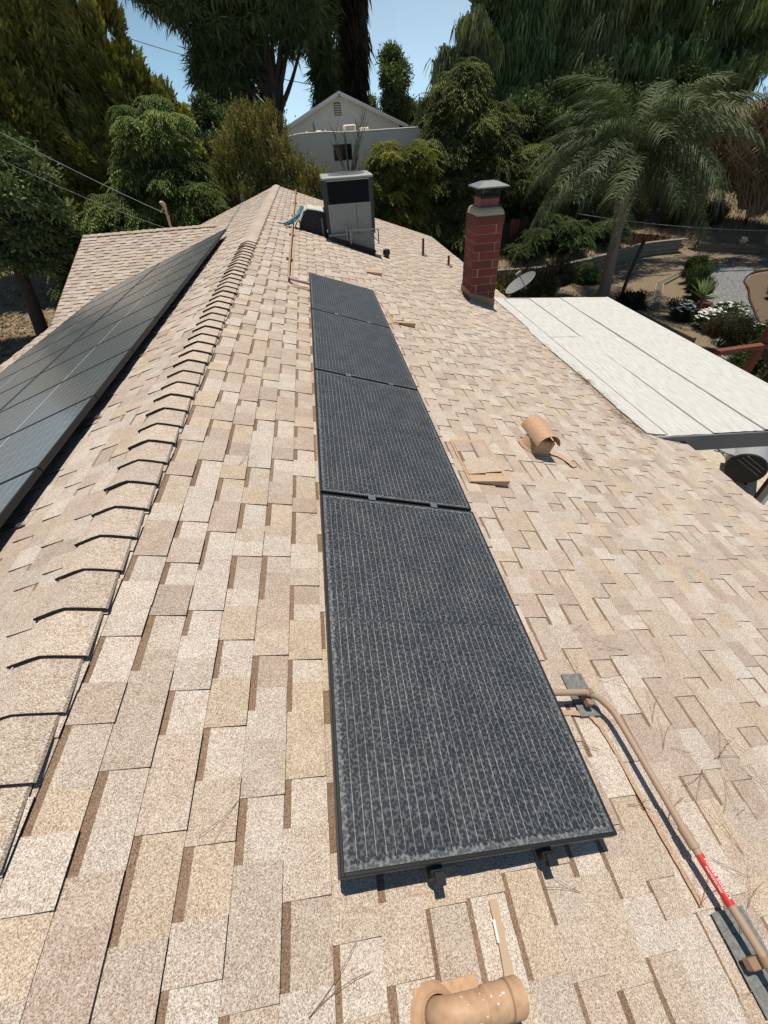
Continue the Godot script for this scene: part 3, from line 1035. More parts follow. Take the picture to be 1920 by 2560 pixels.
func build_air_conditioner():
	var x0 := 1.44
	var x1 := 2.515
	var zf := -11.48
	var zb := -12.50
	var yt := 0.585
	var yb := -0.43
	var cx := (x0 + x1) * 0.5
	var cz := (zf + zb) * 0.5
	var t := thing("air_conditioner", "large grey rooftop air conditioner with louvred upper face", "air conditioner", Vector3(cx, yb, cz))
	var o := Vector3(cx, yb, cz)
	var w := x1 - x0
	var d := zf - zb
	# corner posts and inner shell
	var st := begin()
	slab(st, Vector3(w - 0.06, yt - yb - 0.03, d - 0.10), Transform3D(Basis.IDENTITY, Vector3(0, (yt - yb) * 0.5 - 0.01, -0.02)), 0.005)
	for s in [-1.0, 1.0]:
		for e in [-1.0, 1.0]:
			slab(st, Vector3(0.10, yt - yb - 0.02, 0.10), Transform3D(Basis.IDENTITY, Vector3(s * (w / 2 - 0.05), (yt - yb) * 0.5 - 0.01, e * (d / 2 - 0.05))), 0.012)
	part("cabinet", st.commit(), M.ac_body, t)
	# louvres on the near side and both flanks
	for k in 17:
		var y := 0.60 + k * 0.0235
		var lv := begin()
		slab(lv, Vector3(w - 0.20, 0.004, 0.028), Transform3D(Basis.from_euler(Vector3(0.75, 0, 0)), Vector3(0, y, d / 2 - 0.030)), 0.001)
		part("louvre", lv.commit(), M.ac_louvre, t)
	for s in [-1.0, 1.0]:
		for k in 12:
			part("louvre", box_mesh(Vector3(0.028, 0.004, d - 0.22), 0.001), M.ac_body, t, Transform3D(Basis.from_euler(Vector3(0, 0, -0.75 * s)), Vector3(s * (w / 2 - 0.012), 0.45 + k * 0.04, 0)))
	# access panels
	part("access_panel", box_mesh(Vector3(0.585, 0.55, 0.02), 0.006), M.ac_panel, t, Transform3D(Basis.IDENTITY, Vector3(-0.150, 0.305, d / 2 - 0.006)))
	part("access_panel", box_mesh(Vector3(0.315, 0.55, 0.02), 0.006), M.ac_panel, t, Transform3D(Basis.IDENTITY, Vector3(0.305, 0.305, d / 2 - 0.006)))
	part("corner_trim", box_mesh(Vector3(0.022, 0.55, 0.025), 0.005), M.ac_top, t, Transform3D(Basis.IDENTITY, Vector3(-0.453, 0.305, d / 2 - 0.004)))
	part("bottom_rail", box_mesh(Vector3(w - 0.02, 0.03, 0.03), 0.004), M.galv, t, Transform3D(Basis.IDENTITY, Vector3(0, 0.012, d / 2 - 0.012)))
	# top cover with fan opening
	st = begin()
	slab(st, Vector3(w + 0.02, 0.055, d + 0.02), Transform3D(Basis.IDENTITY, Vector3(0, yt - yb - 0.0, 0)), 0.018)
	part("top_cover", st.commit(), M.ac_top, t)
	part("top_lip", box_mesh(Vector3(w - 0.16, 0.02, 0.02), 0.004), M.ac_top, t, Transform3D(Basis.IDENTITY, Vector3(0, yt - yb - 0.04, d / 2 + 0.0)))
	var fan := part("fan_guard", lathe_mesh([Vector2(0.40, 0.0), Vector2(0.40, 0.014), Vector2(0.36, 0.020), Vector2(0.34, 0.006), Vector2(0.0, 0.006)], 36), M.grey_paint, t, Transform3D(Basis.IDENTITY, Vector3(0.02, yt - yb + 0.027, -0.02)))
	for k in 4:
		part("ring", lathe_mesh([Vector2(0.08 * (k + 1) + 0.004, 0.012), Vector2(0.08 * (k + 1), 0.02), Vector2(0.08 * (k + 1) - 0.004, 0.012)], 30), M.galv, fan)
	# wedge-shaped curb between cabinet and slope
	st = begin()
	extrude(st, [Vector2(x0 + 0.02 - cx, -(x0 + 0.02) * tan(RA) - 0.02 - yb), Vector2(x1 - 0.03 - cx, -(x1 - 0.03) * tan(RA) - 0.02 - yb), Vector2(x1 - 0.03 - cx, 0.0), Vector2(x0 + 0.02 - cx, 0.0)], -d / 2 + 0.02, d / 2 - 0.03)
	part("curb", st.commit(), M.galv, t)
	var bf := begin()
	slab(bf, Vector3(1.06, 0.08, 0.02), Transform3D(RB(), R((x0 + x1) * 0.5 / cos(RA), 0.05, zf + 0.0) - o), 0.002)
	part("base_flashing", bf.commit(), M.rust_brown, t)
	# dark roofing felt flap below the curb
	var ff := begin()
	var f := [R(1.62, 0.021, zf + 0.02), R(2.76, 0.021, zf + 0.02), R(2.72, 0.021, zf + 0.48), R(2.62, 0.021, zf + 0.36)]
	quad_out(ff, f[0] - o, f[3] - o, f[2] - o, f[1] - o, Vector3(0, -9, 0))
	part("felt_flap", ff.commit(), M.duct_black, t)
	# condensate drain: white trap and grey line on a small stand
	var pz := zf + 0.06 - cz
	var P := func(x: float, y: float, dz := 0.0) -> Vector3: return Vector3(x - cx, y - yb, pz + dz)
	st = begin()
	tube(st, [P.call(1.45, -0.40), P.call(1.84, -0.395)], 0.020, 10)
	tube(st, [P.call(1.845, -0.235), P.call(1.85, -0.50)], 0.020, 10)
	tube(st, [P.call(1.85, -0.50), P.call(1.96, -0.505)], 0.018, 10)
	tube(st, [P.call(1.965, -0.50), P.call(1.965, -0.36)], 0.018, 10)
	part("drain_trap", st.commit(), M.pipe_grey, t)
	st = begin()
	tube(st, curve([P.call(1.93, -0.60, 0.08), P.call(1.93, -0.34, 0.08), P.call(1.96, -0.315, 0.08), P.call(2.45, -0.33, 0.08), P.call(2.53, -0.335, 0.08), P.call(2.56, -0.37, 0.08), P.call(2.56, -0.62, 0.08)], 4), 0.015, 10)
	part("drain_line", st.commit(), M.pipe_grey, t)
	st = begin()
	for q in [[1.86, 0.10], [1.98, 0.14], [1.93, 0.0]]:
		tube(st, [P.call(1.925, -0.57, 0.08), Vector3(q[0], -q[0] * tan(RA) + 0.01, zf + 0.10 + q[1]) - o], 0.008, 6)
	tube(st, [P.call(2.555, -0.58, 0.08), P.call(2.42, -0.45, 0.0)], 0.007, 6)
	part("stand", st.commit(), M.rust_brown, t)
	# supply duct beside the unit
	var du := thing("duct", "coated air duct with white top between ridge and air conditioner", "duct", Vector3(1.1, -0.4, -12.05))
	var duo := Vector3(1.1, -0.4, -12.05)
	var prof := [Vector2(0.80, -0.30), Vector2(1.435, -0.515), Vector2(1.435, 0.00), Vector2(1.22, 0.055), Vector2(1.05, 0.085), Vector2(0.985, 0.05), Vector2(0.90, -0.09), Vector2(0.845, -0.18)]
	var moved := []
	for p in prof: moved.append(p - Vector2(1.1, -0.4))
	st = begin()
	extrude(st, moved, -12.38 + 12.05, -11.75 + 12.05)
	part("casing", st.commit(), M.duct_black, du)
	st = begin()
	var pts := [Vector2(1.433, 0.00), Vector2(1.22, 0.055), Vector2(1.05, 0.085), Vector2(0.985, 0.05), Vector2(0.90, -0.09), Vector2(0.86, -0.17)]
	for i in pts.size() - 1:
		var a: Vector2 = pts[i]
		var b: Vector2 = pts[i + 1]
		var off := Vector2(b.y - a.y, a.x - b.x).normalized() * -0.012
		if off.y < 0.0: off = -off
		var aa := Vector3(a.x, a.y, 0) + Vector3(off.x, off.y, 0) - Vector3(duo.x, duo.y, 0)
		var bb := Vector3(b.x, b.y, 0) + Vector3(off.x, off.y, 0) - Vector3(duo.x, duo.y, 0)
		quad_out(st, aa + Vector3(0, 0, -0.34), bb + Vector3(0, 0, -0.34), bb + Vector3(0, 0, 0.285), aa + Vector3(0, 0, 0.285), Vector3(0, -0.2, 0))
		quad_out(st, aa + Vector3(0, 0, 0.285), bb + Vector3(0, 0, 0.285), bb + Vector3(0, -0.02, 0.306), aa + Vector3(0, -0.02, 0.306), Vector3(0, -0.3, 0))
	part("top_coating", st.commit(), M.duct_white, du)
	part("seam_strip", box_mesh(Vector3(0.03, 0.40, 0.012), 0.003), M.galv, du, Transform3D(Basis.IDENTITY, Vector3(0.24, 0.10, 0.306)))
	# hose bundle hung over the duct's corner
	rng.seed = 17
	st = begin()
	for k in 7:
		var a := Vector3(0.93 + rng.randf_range(-0.03, 0.03), 0.08 + rng.randf_range(-0.01, 0.03), -11.80 + rng.randf_range(-0.12, 0.05))
		var b := Vector3(0.57 + rng.randf_range(-0.05, 0.07), -0.16 + rng.randf_range(0.0, 0.05), -11.62 + rng.randf_range(-0.10, 0.08))
		var sag := rng.randf_range(0.02, 0.07)
		var side := Vector3(0.02, 0.015, 0.06) * rng.randf_range(0.5, 1.1)
		var m1 := a.lerp(b, 0.5) + Vector3(0.02, -sag, 0.04)
		tube(st, curve([a + side, m1 + side, b + side, b - side * 0.3 + Vector3(-0.03, 0, 0), b - side, m1 - side + Vector3(0, 0.02, 0), a - side, a + Vector3(0.025, 0.015, 0), a + side], 4), 0.0125, 7, false)
	tube(st, curve([Vector3(0.60, -0.15, -11.60), Vector3(0.48, -0.13, -11.64), Vector3(0.36, -0.105, -11.68)], 4), 0.0125, 7)
	var hose := part("hose", st.commit(), M.hose, self)
	tag(hose, "coiled blue hose bundle lying against the white-topped duct", "hose")
	st = begin()
	tube(st, curve([Vector3(0.80, -0.12, -11.66), Vector3(0.74, -0.20, -11.58), Vector3(0.82, -0.25, -11.60), Vector3(0.84, -0.275, -11.62)], 5), 0.011, 7)
	tube(st, curve([Vector3(0.83, -0.10, -11.70), Vector3(0.85, -0.20, -11.62), Vector3(0.84, -0.28, -11.60)], 5), 0.014, 7)
	tag(part("cable", st.commit(), M.black, self), "black cable ends hanging below the blue hose bundle", "cable")

func build_chimney():
	rng.seed = 23
	var x0 := 4.215
	var x1 := 4.735
	var z1 := -9.445
	var z0 := -10.125
	var o := Vector3((x0 + x1) / 2, -1.75, (z0 + z1) / 2)
	var t := thing("chimney", "red brick chimney with metal cap at the right eave", "chimney", o)
	var w := x1 - x0
	var d := z1 - z0
	var st := begin()
	slab(st, Vector3(w - 0.016, 1.76, d - 0.016), Transform3D(Basis.IDENTITY, Vector3(0, 0.87, 0)))
	part("mortar_core", st.commit(), M.mortar, t)
	var ch := 0.1465
	var courses := 12
	for c in courses:
		var y := 1.75 - (c + 0.5) * ch
		var proud := 0.012 if c == 0 else 0.0
		var bricks := []   # [centre x, centre z, size x, size z]
		var j := 0.010
		var cut: float = [0.0, 0.395, 0.0, 0.40][c % 4]
		if c % 4 == 2: cut = 0.085
		if c % 4 == 0: cut = 0.0 if c == 0 else 0.41
		if c % 2 == 0 and c > 3: cut = 0.10
		if c == 2: cut = 0.0
		var bd := 0.09
		for s in [-1.0, 1.0]:
			var zc: float = s * (d / 2 - bd / 2 + proud)
			if cut <= 0.0: bricks.append([0.0, zc, w + proud * 2, bd])
			else:
				bricks.append([-w / 2 + cut / 2 - j / 2, zc, cut - j, bd])
				bricks.append([w / 2 - (w - cut) / 2 + j / 2, zc, w - cut - j, bd])
			var inner := d - 2 * bd - 2 * j
			var xc: float = s * (w / 2 - bd / 2 + proud)
			var c2: float = inner * (0.5 if c % 2 == 0 else 0.28)
			bricks.append([xc, -inner / 2 + c2 / 2, bd, c2 - j])
			bricks.append([xc, inner / 2 - (inner - c2) / 2, bd, inner - c2 - j])
		for b in bricks:
			var yb: float = o.y + y
			var roof_y: float = -(o.x + b[0]) * tan(RA)
			if yb + ch < roof_y - 0.05: continue
			part("brick", box_mesh(Vector3(b[2], ch - 0.011, b[3]), 0.005), M.brick[rng.randi() % 3], t, Transform3D(Basis.from_euler(Vector3(0, rng.randf_range(-0.006, 0.006), 0)), Vector3(b[0] + rng.randf_range(-0.003, 0.003), y, b[1] + rng.randf_range(-0.002, 0.004))))
	# rounded mortar wash round the flue
	st = begin()
	var rings := [[0.262, 0.335, 1.748], [0.256, 0.330, 1.79], [0.236, 0.308, 1.835], [0.205, 0.275, 1.862], [0.165, 0.235, 1.868]]
	for i in rings.size() - 1:
		var a: Array = rings[i]
		var b: Array = rings[i + 1]
		var qa := [Vector3(-a[0], a[2], -a[1]), Vector3(a[0], a[2], -a[1]), Vector3(a[0], a[2], a[1]), Vector3(-a[0], a[2], a[1])]
		var qb := [Vector3(-b[0], b[2], -b[1]), Vector3(b[0], b[2], -b[1]), Vector3(b[0], b[2], b[1]), Vector3(-b[0], b[2], b[1])]
		for k in 4: quad_out(st, qa[k], qa[(k + 1) % 4], qb[(k + 1) % 4], qb[k], Vector3(0, 1.7, 0))
	part("crown", st.commit(), M.crown, t)
	# clay flue and spark cap
	st = begin()
	for s in [-1.0, 1.0]:
		slab(st, Vector3(0.025, 0.17, 0.37), Transform3D(Basis.IDENTITY, Vector3(s * 0.172, 1.925, 0)), 0.004)
		slab(st, Vector3(0.32, 0.17, 0.025), Transform3D(Basis.IDENTITY, Vector3(0, 1.925, s * 0.172)), 0.004)
	part("flue", st.commit(), M.flue, t)
	var cap := part("cap", cap_mesh(), M.galv, t, Transform3D(Basis.IDENTITY, Vector3(0.01, 2.155, 0)))
	st = begin()
	for s in [-1.0, 1.0]:
		slab(st, Vector3(0.36, 0.035, 0.008), Transform3D(Basis.IDENTITY, Vector3(0, -0.145, s * 0.188)), 0.001)
		slab(st, Vector3(0.008, 0.035, 0.36), Transform3D(Basis.IDENTITY, Vector3(s * 0.188, -0.145, 0)), 0.001)
	part("band", st.commit(), M.black, cap)
	st = begin()
	for k in 13:
		var u := -0.19 + k * 0.38 / 12.0
		for s in [-1.0, 1.0]:
			slab(st, Vector3(0.004, 0.155, 0.004), Transform3D(Basis.IDENTITY, Vector3(u, -0.075, s * 0.19)))
			slab(st, Vector3(0.004, 0.155, 0.004), Transform3D(Basis.IDENTITY, Vector3(s * 0.19, -0.075, u)))
	for k in 5:
		var y := -0.14 + k * 0.032
		for s in [-1.0, 1.0]:
			slab(st, Vector3(0.38, 0.003, 0.003), Transform3D(Basis.IDENTITY, Vector3(0, y, s * 0.1925)))
			slab(st, Vector3(0.003, 0.003, 0.38), Transform3D(Basis.IDENTITY, Vector3(s * 0.1925, y, 0)))
	part("mesh_screen", st.commit(), M.dark_metal, cap)
	# base flashing along the slope
	var fl := begin()
	var ya := func(x: float, h: float) -> float: return -(o.x + x) * tan(RA) + h - o.y
	var hx := w / 2 + 0.012
	var hz := d / 2 + 0.012
	quad_out(fl, Vector3(-hx, ya.call(-hx, -0.02), hz), Vector3(hx, ya.call(hx, -0.02), hz), Vector3(hx, ya.call(hx, 0.17), hz), Vector3(-hx, ya.call(-hx, 0.15), hz), Vector3.ZERO)
	quad_out(fl, Vector3(-hx, ya.call(-hx, -0.02), hz), Vector3(-hx, ya.call(-hx, 0.15), hz), Vector3(-hx, ya.call(-hx, 0.17), -hz), Vector3(-hx, ya.call(-hx, -0.02), -hz), Vector3.ZERO)
	quad_out(fl, Vector3(hx, ya.call(hx, -0.02), hz), Vector3(hx, ya.call(hx, 0.17), hz), Vector3(hx, ya.call(hx, 0.17), -hz), Vector3(hx, ya.call(hx, -0.02), -hz), Vector3.ZERO)
	quad_out(fl, Vector3(-hx - 0.07, ya.call(-hx - 0.07, 0.017), hz + 0.01), Vector3(-hx, ya.call(-hx, 0.03), hz + 0.01), Vector3(-hx, ya.call(-hx, 0.03), -hz), Vector3(-hx - 0.07, ya.call(-hx - 0.07, 0.017), -hz), Vector3(0, -9, 0))
	part("base_flashing", fl.commit(), M.bracket, t)

func cap_mesh() -> ArrayMesh:
	var st := begin()
	var a := [Vector3(-0.30, 0, -0.30), Vector3(0.30, 0, -0.30), Vector3(0.30, 0, 0.30), Vector3(-0.30, 0, 0.30)]
	var b := [Vector3(-0.30, 0.02, -0.30), Vector3(0.30, 0.02, -0.30), Vector3(0.30, 0.02, 0.30), Vector3(-0.30, 0.02, 0.30)]
	var c := [Vector3(-0.13, 0.085, -0.10), Vector3(0.13, 0.085, -0.10), Vector3(0.13, 0.085, 0.10), Vector3(-0.13, 0.085, 0.10)]
	var mid := Vector3(0, 0.02, 0)
	for k in 4:
		var k2 := (k + 1) % 4
		quad_out(st, a[k], a[k2], b[k2], b[k], mid)
		quad_out(st, b[k], b[k2], c[k2], c[k], mid)
	quad_out(st, c[0], c[1], c[2], c[3], mid)
	quad_out(st, a[0], a[1], a[2], a[3], mid)
	return st.commit()

func build_conduits():
	# near conduit: out from under the nearest panel, round a bend and down past the camera
	var h := 0.088
	var path := [R(1.55, h, -1.10), R(2.17, h, -1.097), R(2.215, h, -1.094), R(2.268, h, -1.072), R(2.305, h, -1.025), R(2.322, h, -0.97), R(2.335, h, -0.80), R(2.352, h, -0.545), R(2.372, h, -0.38), R(2.395, h, -0.18), R(2.44, h, 0.35), R(2.49, h, 1.0)]
	var t := thing("conduit", "tan conduit bending down from the nearest solar panel, with red label", "conduit")
	part("pipe", tube_mesh(curve(path, 5), 0.0145, 12), M.conduit, t)
	var dir: Vector3 = (path[8] - path[7]).normalized()
	part("coupling", tube_mesh([path[7] - dir * 0.028, path[7] + dir * 0.028], 0.0185, 12), M.conduit, t)
	part("coupling_nut", tube_mesh([path[7] + dir * 0.020, path[7] + dir * 0.038], 0.0215, 6), M.conduit, t)
	# red sticker wrapped round the pipe, with white lettering
	var la := Vector3.ZERO
	la = R(2.3585, h, -0.490)
	var lb := R(2.3755, h, -0.350)
	part("warning_label", tube_mesh([la, lb], 0.0152, 16, false), M.red_label, t)
	var u: Vector3 = (lb - la).normalized()
	var to_cam: Vector3 = (cam.position - la.lerp(lb, 0.5)).normalized()
	var n: Vector3 = (RB().y * 0.8 + Vector3(-0.35, 0.2, 0)).normalized()
	n = (n - u * n.dot(u)).normalized()
	var v := n.cross(u)
	for line in [["POWER SOURCE", 0.30, 0.0185, 0.017], ["PHOTOVOLTAIC", -0.55, 0.012, 0.017]]:
		var tm := TextMesh.new()
		tm.text = line[0]
		var f := SystemFont.new()
		f.font_names = PackedStringArray(["Droid Sans"])
		f.font_weight = 700
		tm.font = f
		tm.font_size = 32
		tm.pixel_size = line[2] / 32.0 * 0.82
		tm.depth = 0.0006
		var an: float = line[1]
		var nn: Vector3 = n * cos(an) + v * sin(an)
		var vv: Vector3 = nn.cross(u)
		var at: Vector3 = la.lerp(lb, 0.5) + nn * 0.0157
		part("lettering", tm, M.white_text, t, Transform3D(Basis(u, vv, nn), at))
	# supports: struts on grey flashings
	for q in [[2.235, -1.095, 0], [2.392, -0.215, 1]]:
		var b := RB()
		if q[2] == 0: b = RB() * Basis(Vector3.UP, PI / 2)
		var st := begin()
		slab(st, Vector3(0.075, 0.030, 0.030), Transform3D(Basis.IDENTITY, Vector3(-0.012, -0.030, 0)), 0.003)
		slab(st, Vector3(0.012, 0.04, 0.012), Transform3D(Basis.IDENTITY, Vector3(-0.02, -0.06, 0)), 0.002)
		part("strut", st.commit(), M.bracket, t, Transform3D(b, R(q[0], h, q[1])))
		part("strap", lathe_mesh([Vector2(0.0175, -0.012), Vector2(0.019, -0.012), Vector2(0.019, 0.012), Vector2(0.0175, 0.012)], 14), M.bracket, t, Transform3D(b * Basis(Vector3(1, 0, 0), PI / 2), R(q[0], h, q[1])))
	part("overspray", strip_on_roof([Vector2(2.05, -1.04), Vector2(2.24, -1.03), Vector2(2.275, -0.97), Vector2(2.29, -0.85), Vector2(2.305, -0.60), Vector2(2.325, -0.36)], 0.022, 5), M.shingle, t)
	# far conduit: from the far end of the row up to the far rake
	var h2 := 0.07
	var p2 := [R(1.2, h2, -7.05), R(0.84, h2, -7.03), R(0.76, h2, -7.05), R(0.725, h2, -7.10), R(0.712, h2, -7.20), R(0.705, h2, -8.0), R(0.70, h2, -10.0), R(0.695, h2, -12.0), R(0.685, h2, -19.1)]
	var t2 := thing("conduit", "long tan conduit running from the farthest right-hand panel up the roof", "conduit")
	part("pipe", tube_mesh(curve(p2, 5), 0.017, 10), M.conduit, t2)
	for z in [-8.4, -10.6, -13.2, -15.8, -18.4]:
		part("strut", box_mesh(Vector3(0.11, 0.045, 0.04), 0.003), M.bracket, t2, Transform3D(RB(), R(0.705, 0.033, z)))
	part("overspray", strip_on_roof([Vector2(1.15, -6.96), Vector2(0.80, -6.95), Vector2(0.765, -7.1), Vector2(0.76, -9.0), Vector2(0.755, -12.0), Vector2(0.74, -19.0)], 0.03, 6), M.shingle, t2)
	# flashing sheets under the supports
	rng.seed = 31
	for q in [[2.19, 2.315, -1.22, -1.015, "small square grey flashing under the conduit bend"], [2.345, 2.50, -0.34, -0.10, "grey flashing sheet below the red conduit label"]]:
		var st := begin()
		var n_ := 4
		for k in n_:
			var za := lerpf(q[2], q[3], float(k) / n_)
			var zb := lerpf(q[2], q[3], float(k + 1) / n_)
			var hh := 0.0185 + 0.002 * (k % 2)
			quad_out(st, R(q[0], hh, za), R(q[1], hh + 0.002, za), R(q[1], hh + 0.001, zb), R(q[0], hh, zb), R(q[0], -9, za))
		quad_out(st, R(q[0], 0.0185, q[3]), R(q[1], 0.0205, q[3]), R(q[1], 0.005, q[3]), R(q[0], 0.005, q[3]), R(q[0], 0.01, q[2]))
		tag(part("flashing", st.commit(), M.flash, self), q[4], "flashing")

func half_tube(st: SurfaceTool, r: float, l: float, thick: float, sides := 18, drop := 0.0):
	# half cylinder shell with axis z, crown up
	var mid := Vector3(0, -0.1, 0)
	for k in sides:
		var a0 := PI * k / sides
		var a1 := PI * (k + 1) / sides
		for e in [[r, 1.0], [r - thick, -1.0]]:
			var p := [Vector3(cos(a0) * e[0], sin(a0) * e[0], -l / 2), Vector3(cos(a1) * e[0], sin(a1) * e[0], -l / 2), Vector3(cos(a1) * e[0], sin(a1) * e[0], l / 2), Vector3(cos(a0) * e[0], sin(a0) * e[0], l / 2)]
			var nn := [Vector3(cos(a0), sin(a0), 0), Vector3(cos(a1), sin(a1), 0), Vector3(cos(a1), sin(a1), 0), Vector3(cos(a0), sin(a0), 0)]
			for j in ([0, 2, 1, 0, 3, 2] if (p[1] - p[0]).cross(p[2] - p[0]).dot(nn[0] * e[1]) > 0.0 else [0, 1, 2, 0, 2, 3]):
				st.set_normal(nn[j] * e[1])
				st.set_uv(Vector2(p[j].x, p[j].z))
				st.add_vertex(p[j])
		for s in [-1.0, 1.0]:
			quad_out(st, Vector3(cos(a0) * r, sin(a0) * r, s * l / 2), Vector3(cos(a1) * r, sin(a1) * r, s * l / 2), Vector3(cos(a1), sin(a1), 0) * (r - thick) + Vector3(0, 0, s * l / 2), Vector3(cos(a0), sin(a0), 0) * (r - thick) + Vector3(0, 0, s * l / 2), Vector3.ZERO)

func build_vents():
	# hooded vent in the middle of the slope
	var t := thing("roof_vent", "tan hooded vent with half-round cap standing mid-slope", "roof vent", R(3.15, 0.012, -3.52))
	t.basis = RB()
	var st := begin()
	half_tube(st, 0.112, 0.38, 0.004)
	part("hood", st.commit(), M.tan_metal, t, Transform3D(Basis.from_euler(Vector3(0, 0, RA * 0.6)), Vector3(0, 0.125, 0)))
	st = begin()
	for k in 15:
		var an := PI * (k + 0.5) / 15.0
		for s in [-1.0, 1.0]:
			slab(st, Vector3(0.007, 0.007, 0.004), Transform3D(Basis(Vector3(0, 0, 1), an), Vector3(cos(an) * 0.110, sin(an) * 0.110, s * 0.191)))
	part("hem_teeth", st.commit(), M.bracket, t, Transform3D(Basis.from_euler(Vector3(0, 0, RA * 0.6)), Vector3(0, 0.125, 0)))
	st = begin()
	slab(st, Vector3(0.17, 0.16, 0.24), Transform3D(Basis.IDENTITY, Vector3(0.01, 0.07, 0.03)), 0.012)
	part("throat", st.commit(), M.tan_metal, t)
	st = begin()
	lathe(st, [Vector2(0.145, 0.0), Vector2(0.13, 0.02), Vector2(0.110, 0.09), Vector2(0.10, 0.10)], 20, Transform3D(Basis.from_scale(Vector3(1, 1, 1.05)), Vector3(0.0, 0.0, 0.0)))
	part("collar", st.commit(), M.tan_metal, t)
	part("stay", box_mesh(Vector3(0.008, 0.09, 0.02), 0.001), M.tan_metal, t, Transform3D(Basis.IDENTITY, Vector3(0.02, 0.15, 0.19)))
	part("overspray", strip_on_roof([Vector2(0.05, -0.02), Vector2(0.19, 0.06), Vector2(0.27, 0.10), Vector2(0.36, 0.25)], 0.09, 8, 0.007), M.tan_paint, t, Transform3D(RB().inverse(), Vector3.ZERO))
	# elbow vent at the bottom edge of the view
	var v := thing("roof_vent", "tan elbow vent pipe lying just below the nearest panel", "roof vent", R(1.262, 0.012, -0.285))
	v.basis = RB()
	part("elbow", tube_mesh(curve([Vector3(0.0, -0.02, 0), Vector3(0.0, 0.05, 0), Vector3(0.014, 0.090, 0), Vector3(0.05, 0.106, 0), Vector3(0.13, 0.107, 0)], 6), 0.034, 22), M.tan_metal, v)
	part("sleeve", tube_mesh([Vector3(0.100, 0.107, 0), Vector3(0.104, 0.107, 0), Vector3(0.172, 0.107, 0), Vector3(0.180, 0.107, 0)], [0.0362, 0.0385, 0.0385, 0.037], 24), M.tan_metal, v)
	part("rim", tube_mesh([Vector3(0.170, 0.107, 0), Vector3(0.206, 0.107, 0), Vector3(0.213, 0.107, 0)], [0.0398, 0.0398, 0.035], 24), M.tan_metal, v)
	part("seam_ring", tube_mesh([Vector3(0.166, 0.107, 0), Vector3(0.171, 0.107, 0)], 0.0405, 24), M.bracket, v)
	part("collar", lathe_mesh([Vector2(0.062, 0.0), Vector2(0.055, 0.010), Vector2(0.043, 0.024), Vector2(0.037, 0.036)], 22), M.tan_metal, v, Transform3D(Basis.from_scale(Vector3(1.1, 1, 1.0)), Vector3(0.0, 0.004, 0)))
	var fleck := begin()
	rng.seed = 12
	for k in 14:
		var an := rng.randf_range(0.3, 2.6)
		var fx := rng.randf_range(0.03, 0.165)
		var rr := 0.0345 if fx < 0.1 else 0.0390
		var fn := Vector3(0, sin(an), cos(an))
		slab(fleck, Vector3(rng.randf_range(0.003, 0.008), 0.0012, rng.randf_range(0.002, 0.006)), Transform3D(Basis(Vector3(1, 0, 0), fn, Vector3(1, 0, 0).cross(fn)), Vector3(fx, 0.107, 0) + fn * rr), 0.0003)
	part("paint_chips", fleck.commit(), M.white_paint, v)
	st = begin()
	slab(st, Vector3(0.19, 0.004, 0.105), Transform3D(Basis.IDENTITY, Vector3(0.045, 0.007, 0)), 0.001)
	part("flange", st.commit(), M.tan_metal, v)
	part("overspray", strip_on_roof([Vector2(0.255, -0.195), Vector2(0.250, -0.10), Vector2(0.242, 0.01)], 0.028, 9, 0.007), M.tan_paint, v, Transform3D(RB().inverse(), Vector3.ZERO))
	part("highlight_strip", strip_on_roof([Vector2(0.238, -0.15), Vector2(0.236, -0.10)], 0.009, 10, 0.0085), M.white_paint, v, Transform3D(RB().inverse(), Vector3.ZERO))  # white strip paints a highlight along the overspray's left edge
	# three low wedge vents with shingled hoods, opening down the slope
	var names := ["low tan wedge vent beside the second panel, with two shingle tabs", "low tan wedge vent beside the joint of the two farthest panels", "low wedge vent above and right of the farthest panel"]
	var at := [[2.2, -3.07], [2.19, -6.72], [2.10, -9.33]]
	for k in 3:
		var lv := thing("wedge_vent", names[k], "roof vent", R(at[k][0], 0.014, at[k][1]), "low wedge vents")
		lv.basis = RB()
		var L_ := 0.335
		var W := 0.60 if k < 2 else 0.24
		var hh := 0.055
		st = begin()
		var a := [Vector3(0, 0, -W / 2), Vector3(0, 0, W / 2), Vector3(L_, hh, W / 2), Vector3(L_, hh, -W / 2)]
		quad_out(st, a[0], a[1], a[2], a[3], Vector3(0.2, -9, 0))
		for s in [-1.0, 1.0]:
			tri(st, Vector3(0, 0, s * W / 2), Vector3(L_, 0.006, s * W / 2), Vector3(L_, hh, s * W / 2))
		quad_out(st, a[3], a[2], a[2] + Vector3(0.002, -0.016, 0), a[3] + Vector3(0.002, -0.016, 0), Vector3(0, 0, 0))
		part("hood", st.commit(), M.tan_metal, lv)
		st = begin()
		slab(st, Vector3(L_ - 0.02, 0.004, 0.065), Transform3D(Basis.from_euler(Vector3(0, 0, atan(hh / L_))), Vector3(L_ / 2, hh / 2 + 0.003, W / 2 - 0.032)), 0.001)
		slab(st, Vector3(0.03, 0.004, W), Transform3D(Basis.from_euler(Vector3(0, 0, atan(hh / L_))), Vector3(L_ - 0.014, hh * 0.955 + 0.003, 0)), 0.001)
		part("rim", st.commit(), M.tan_paint, lv)
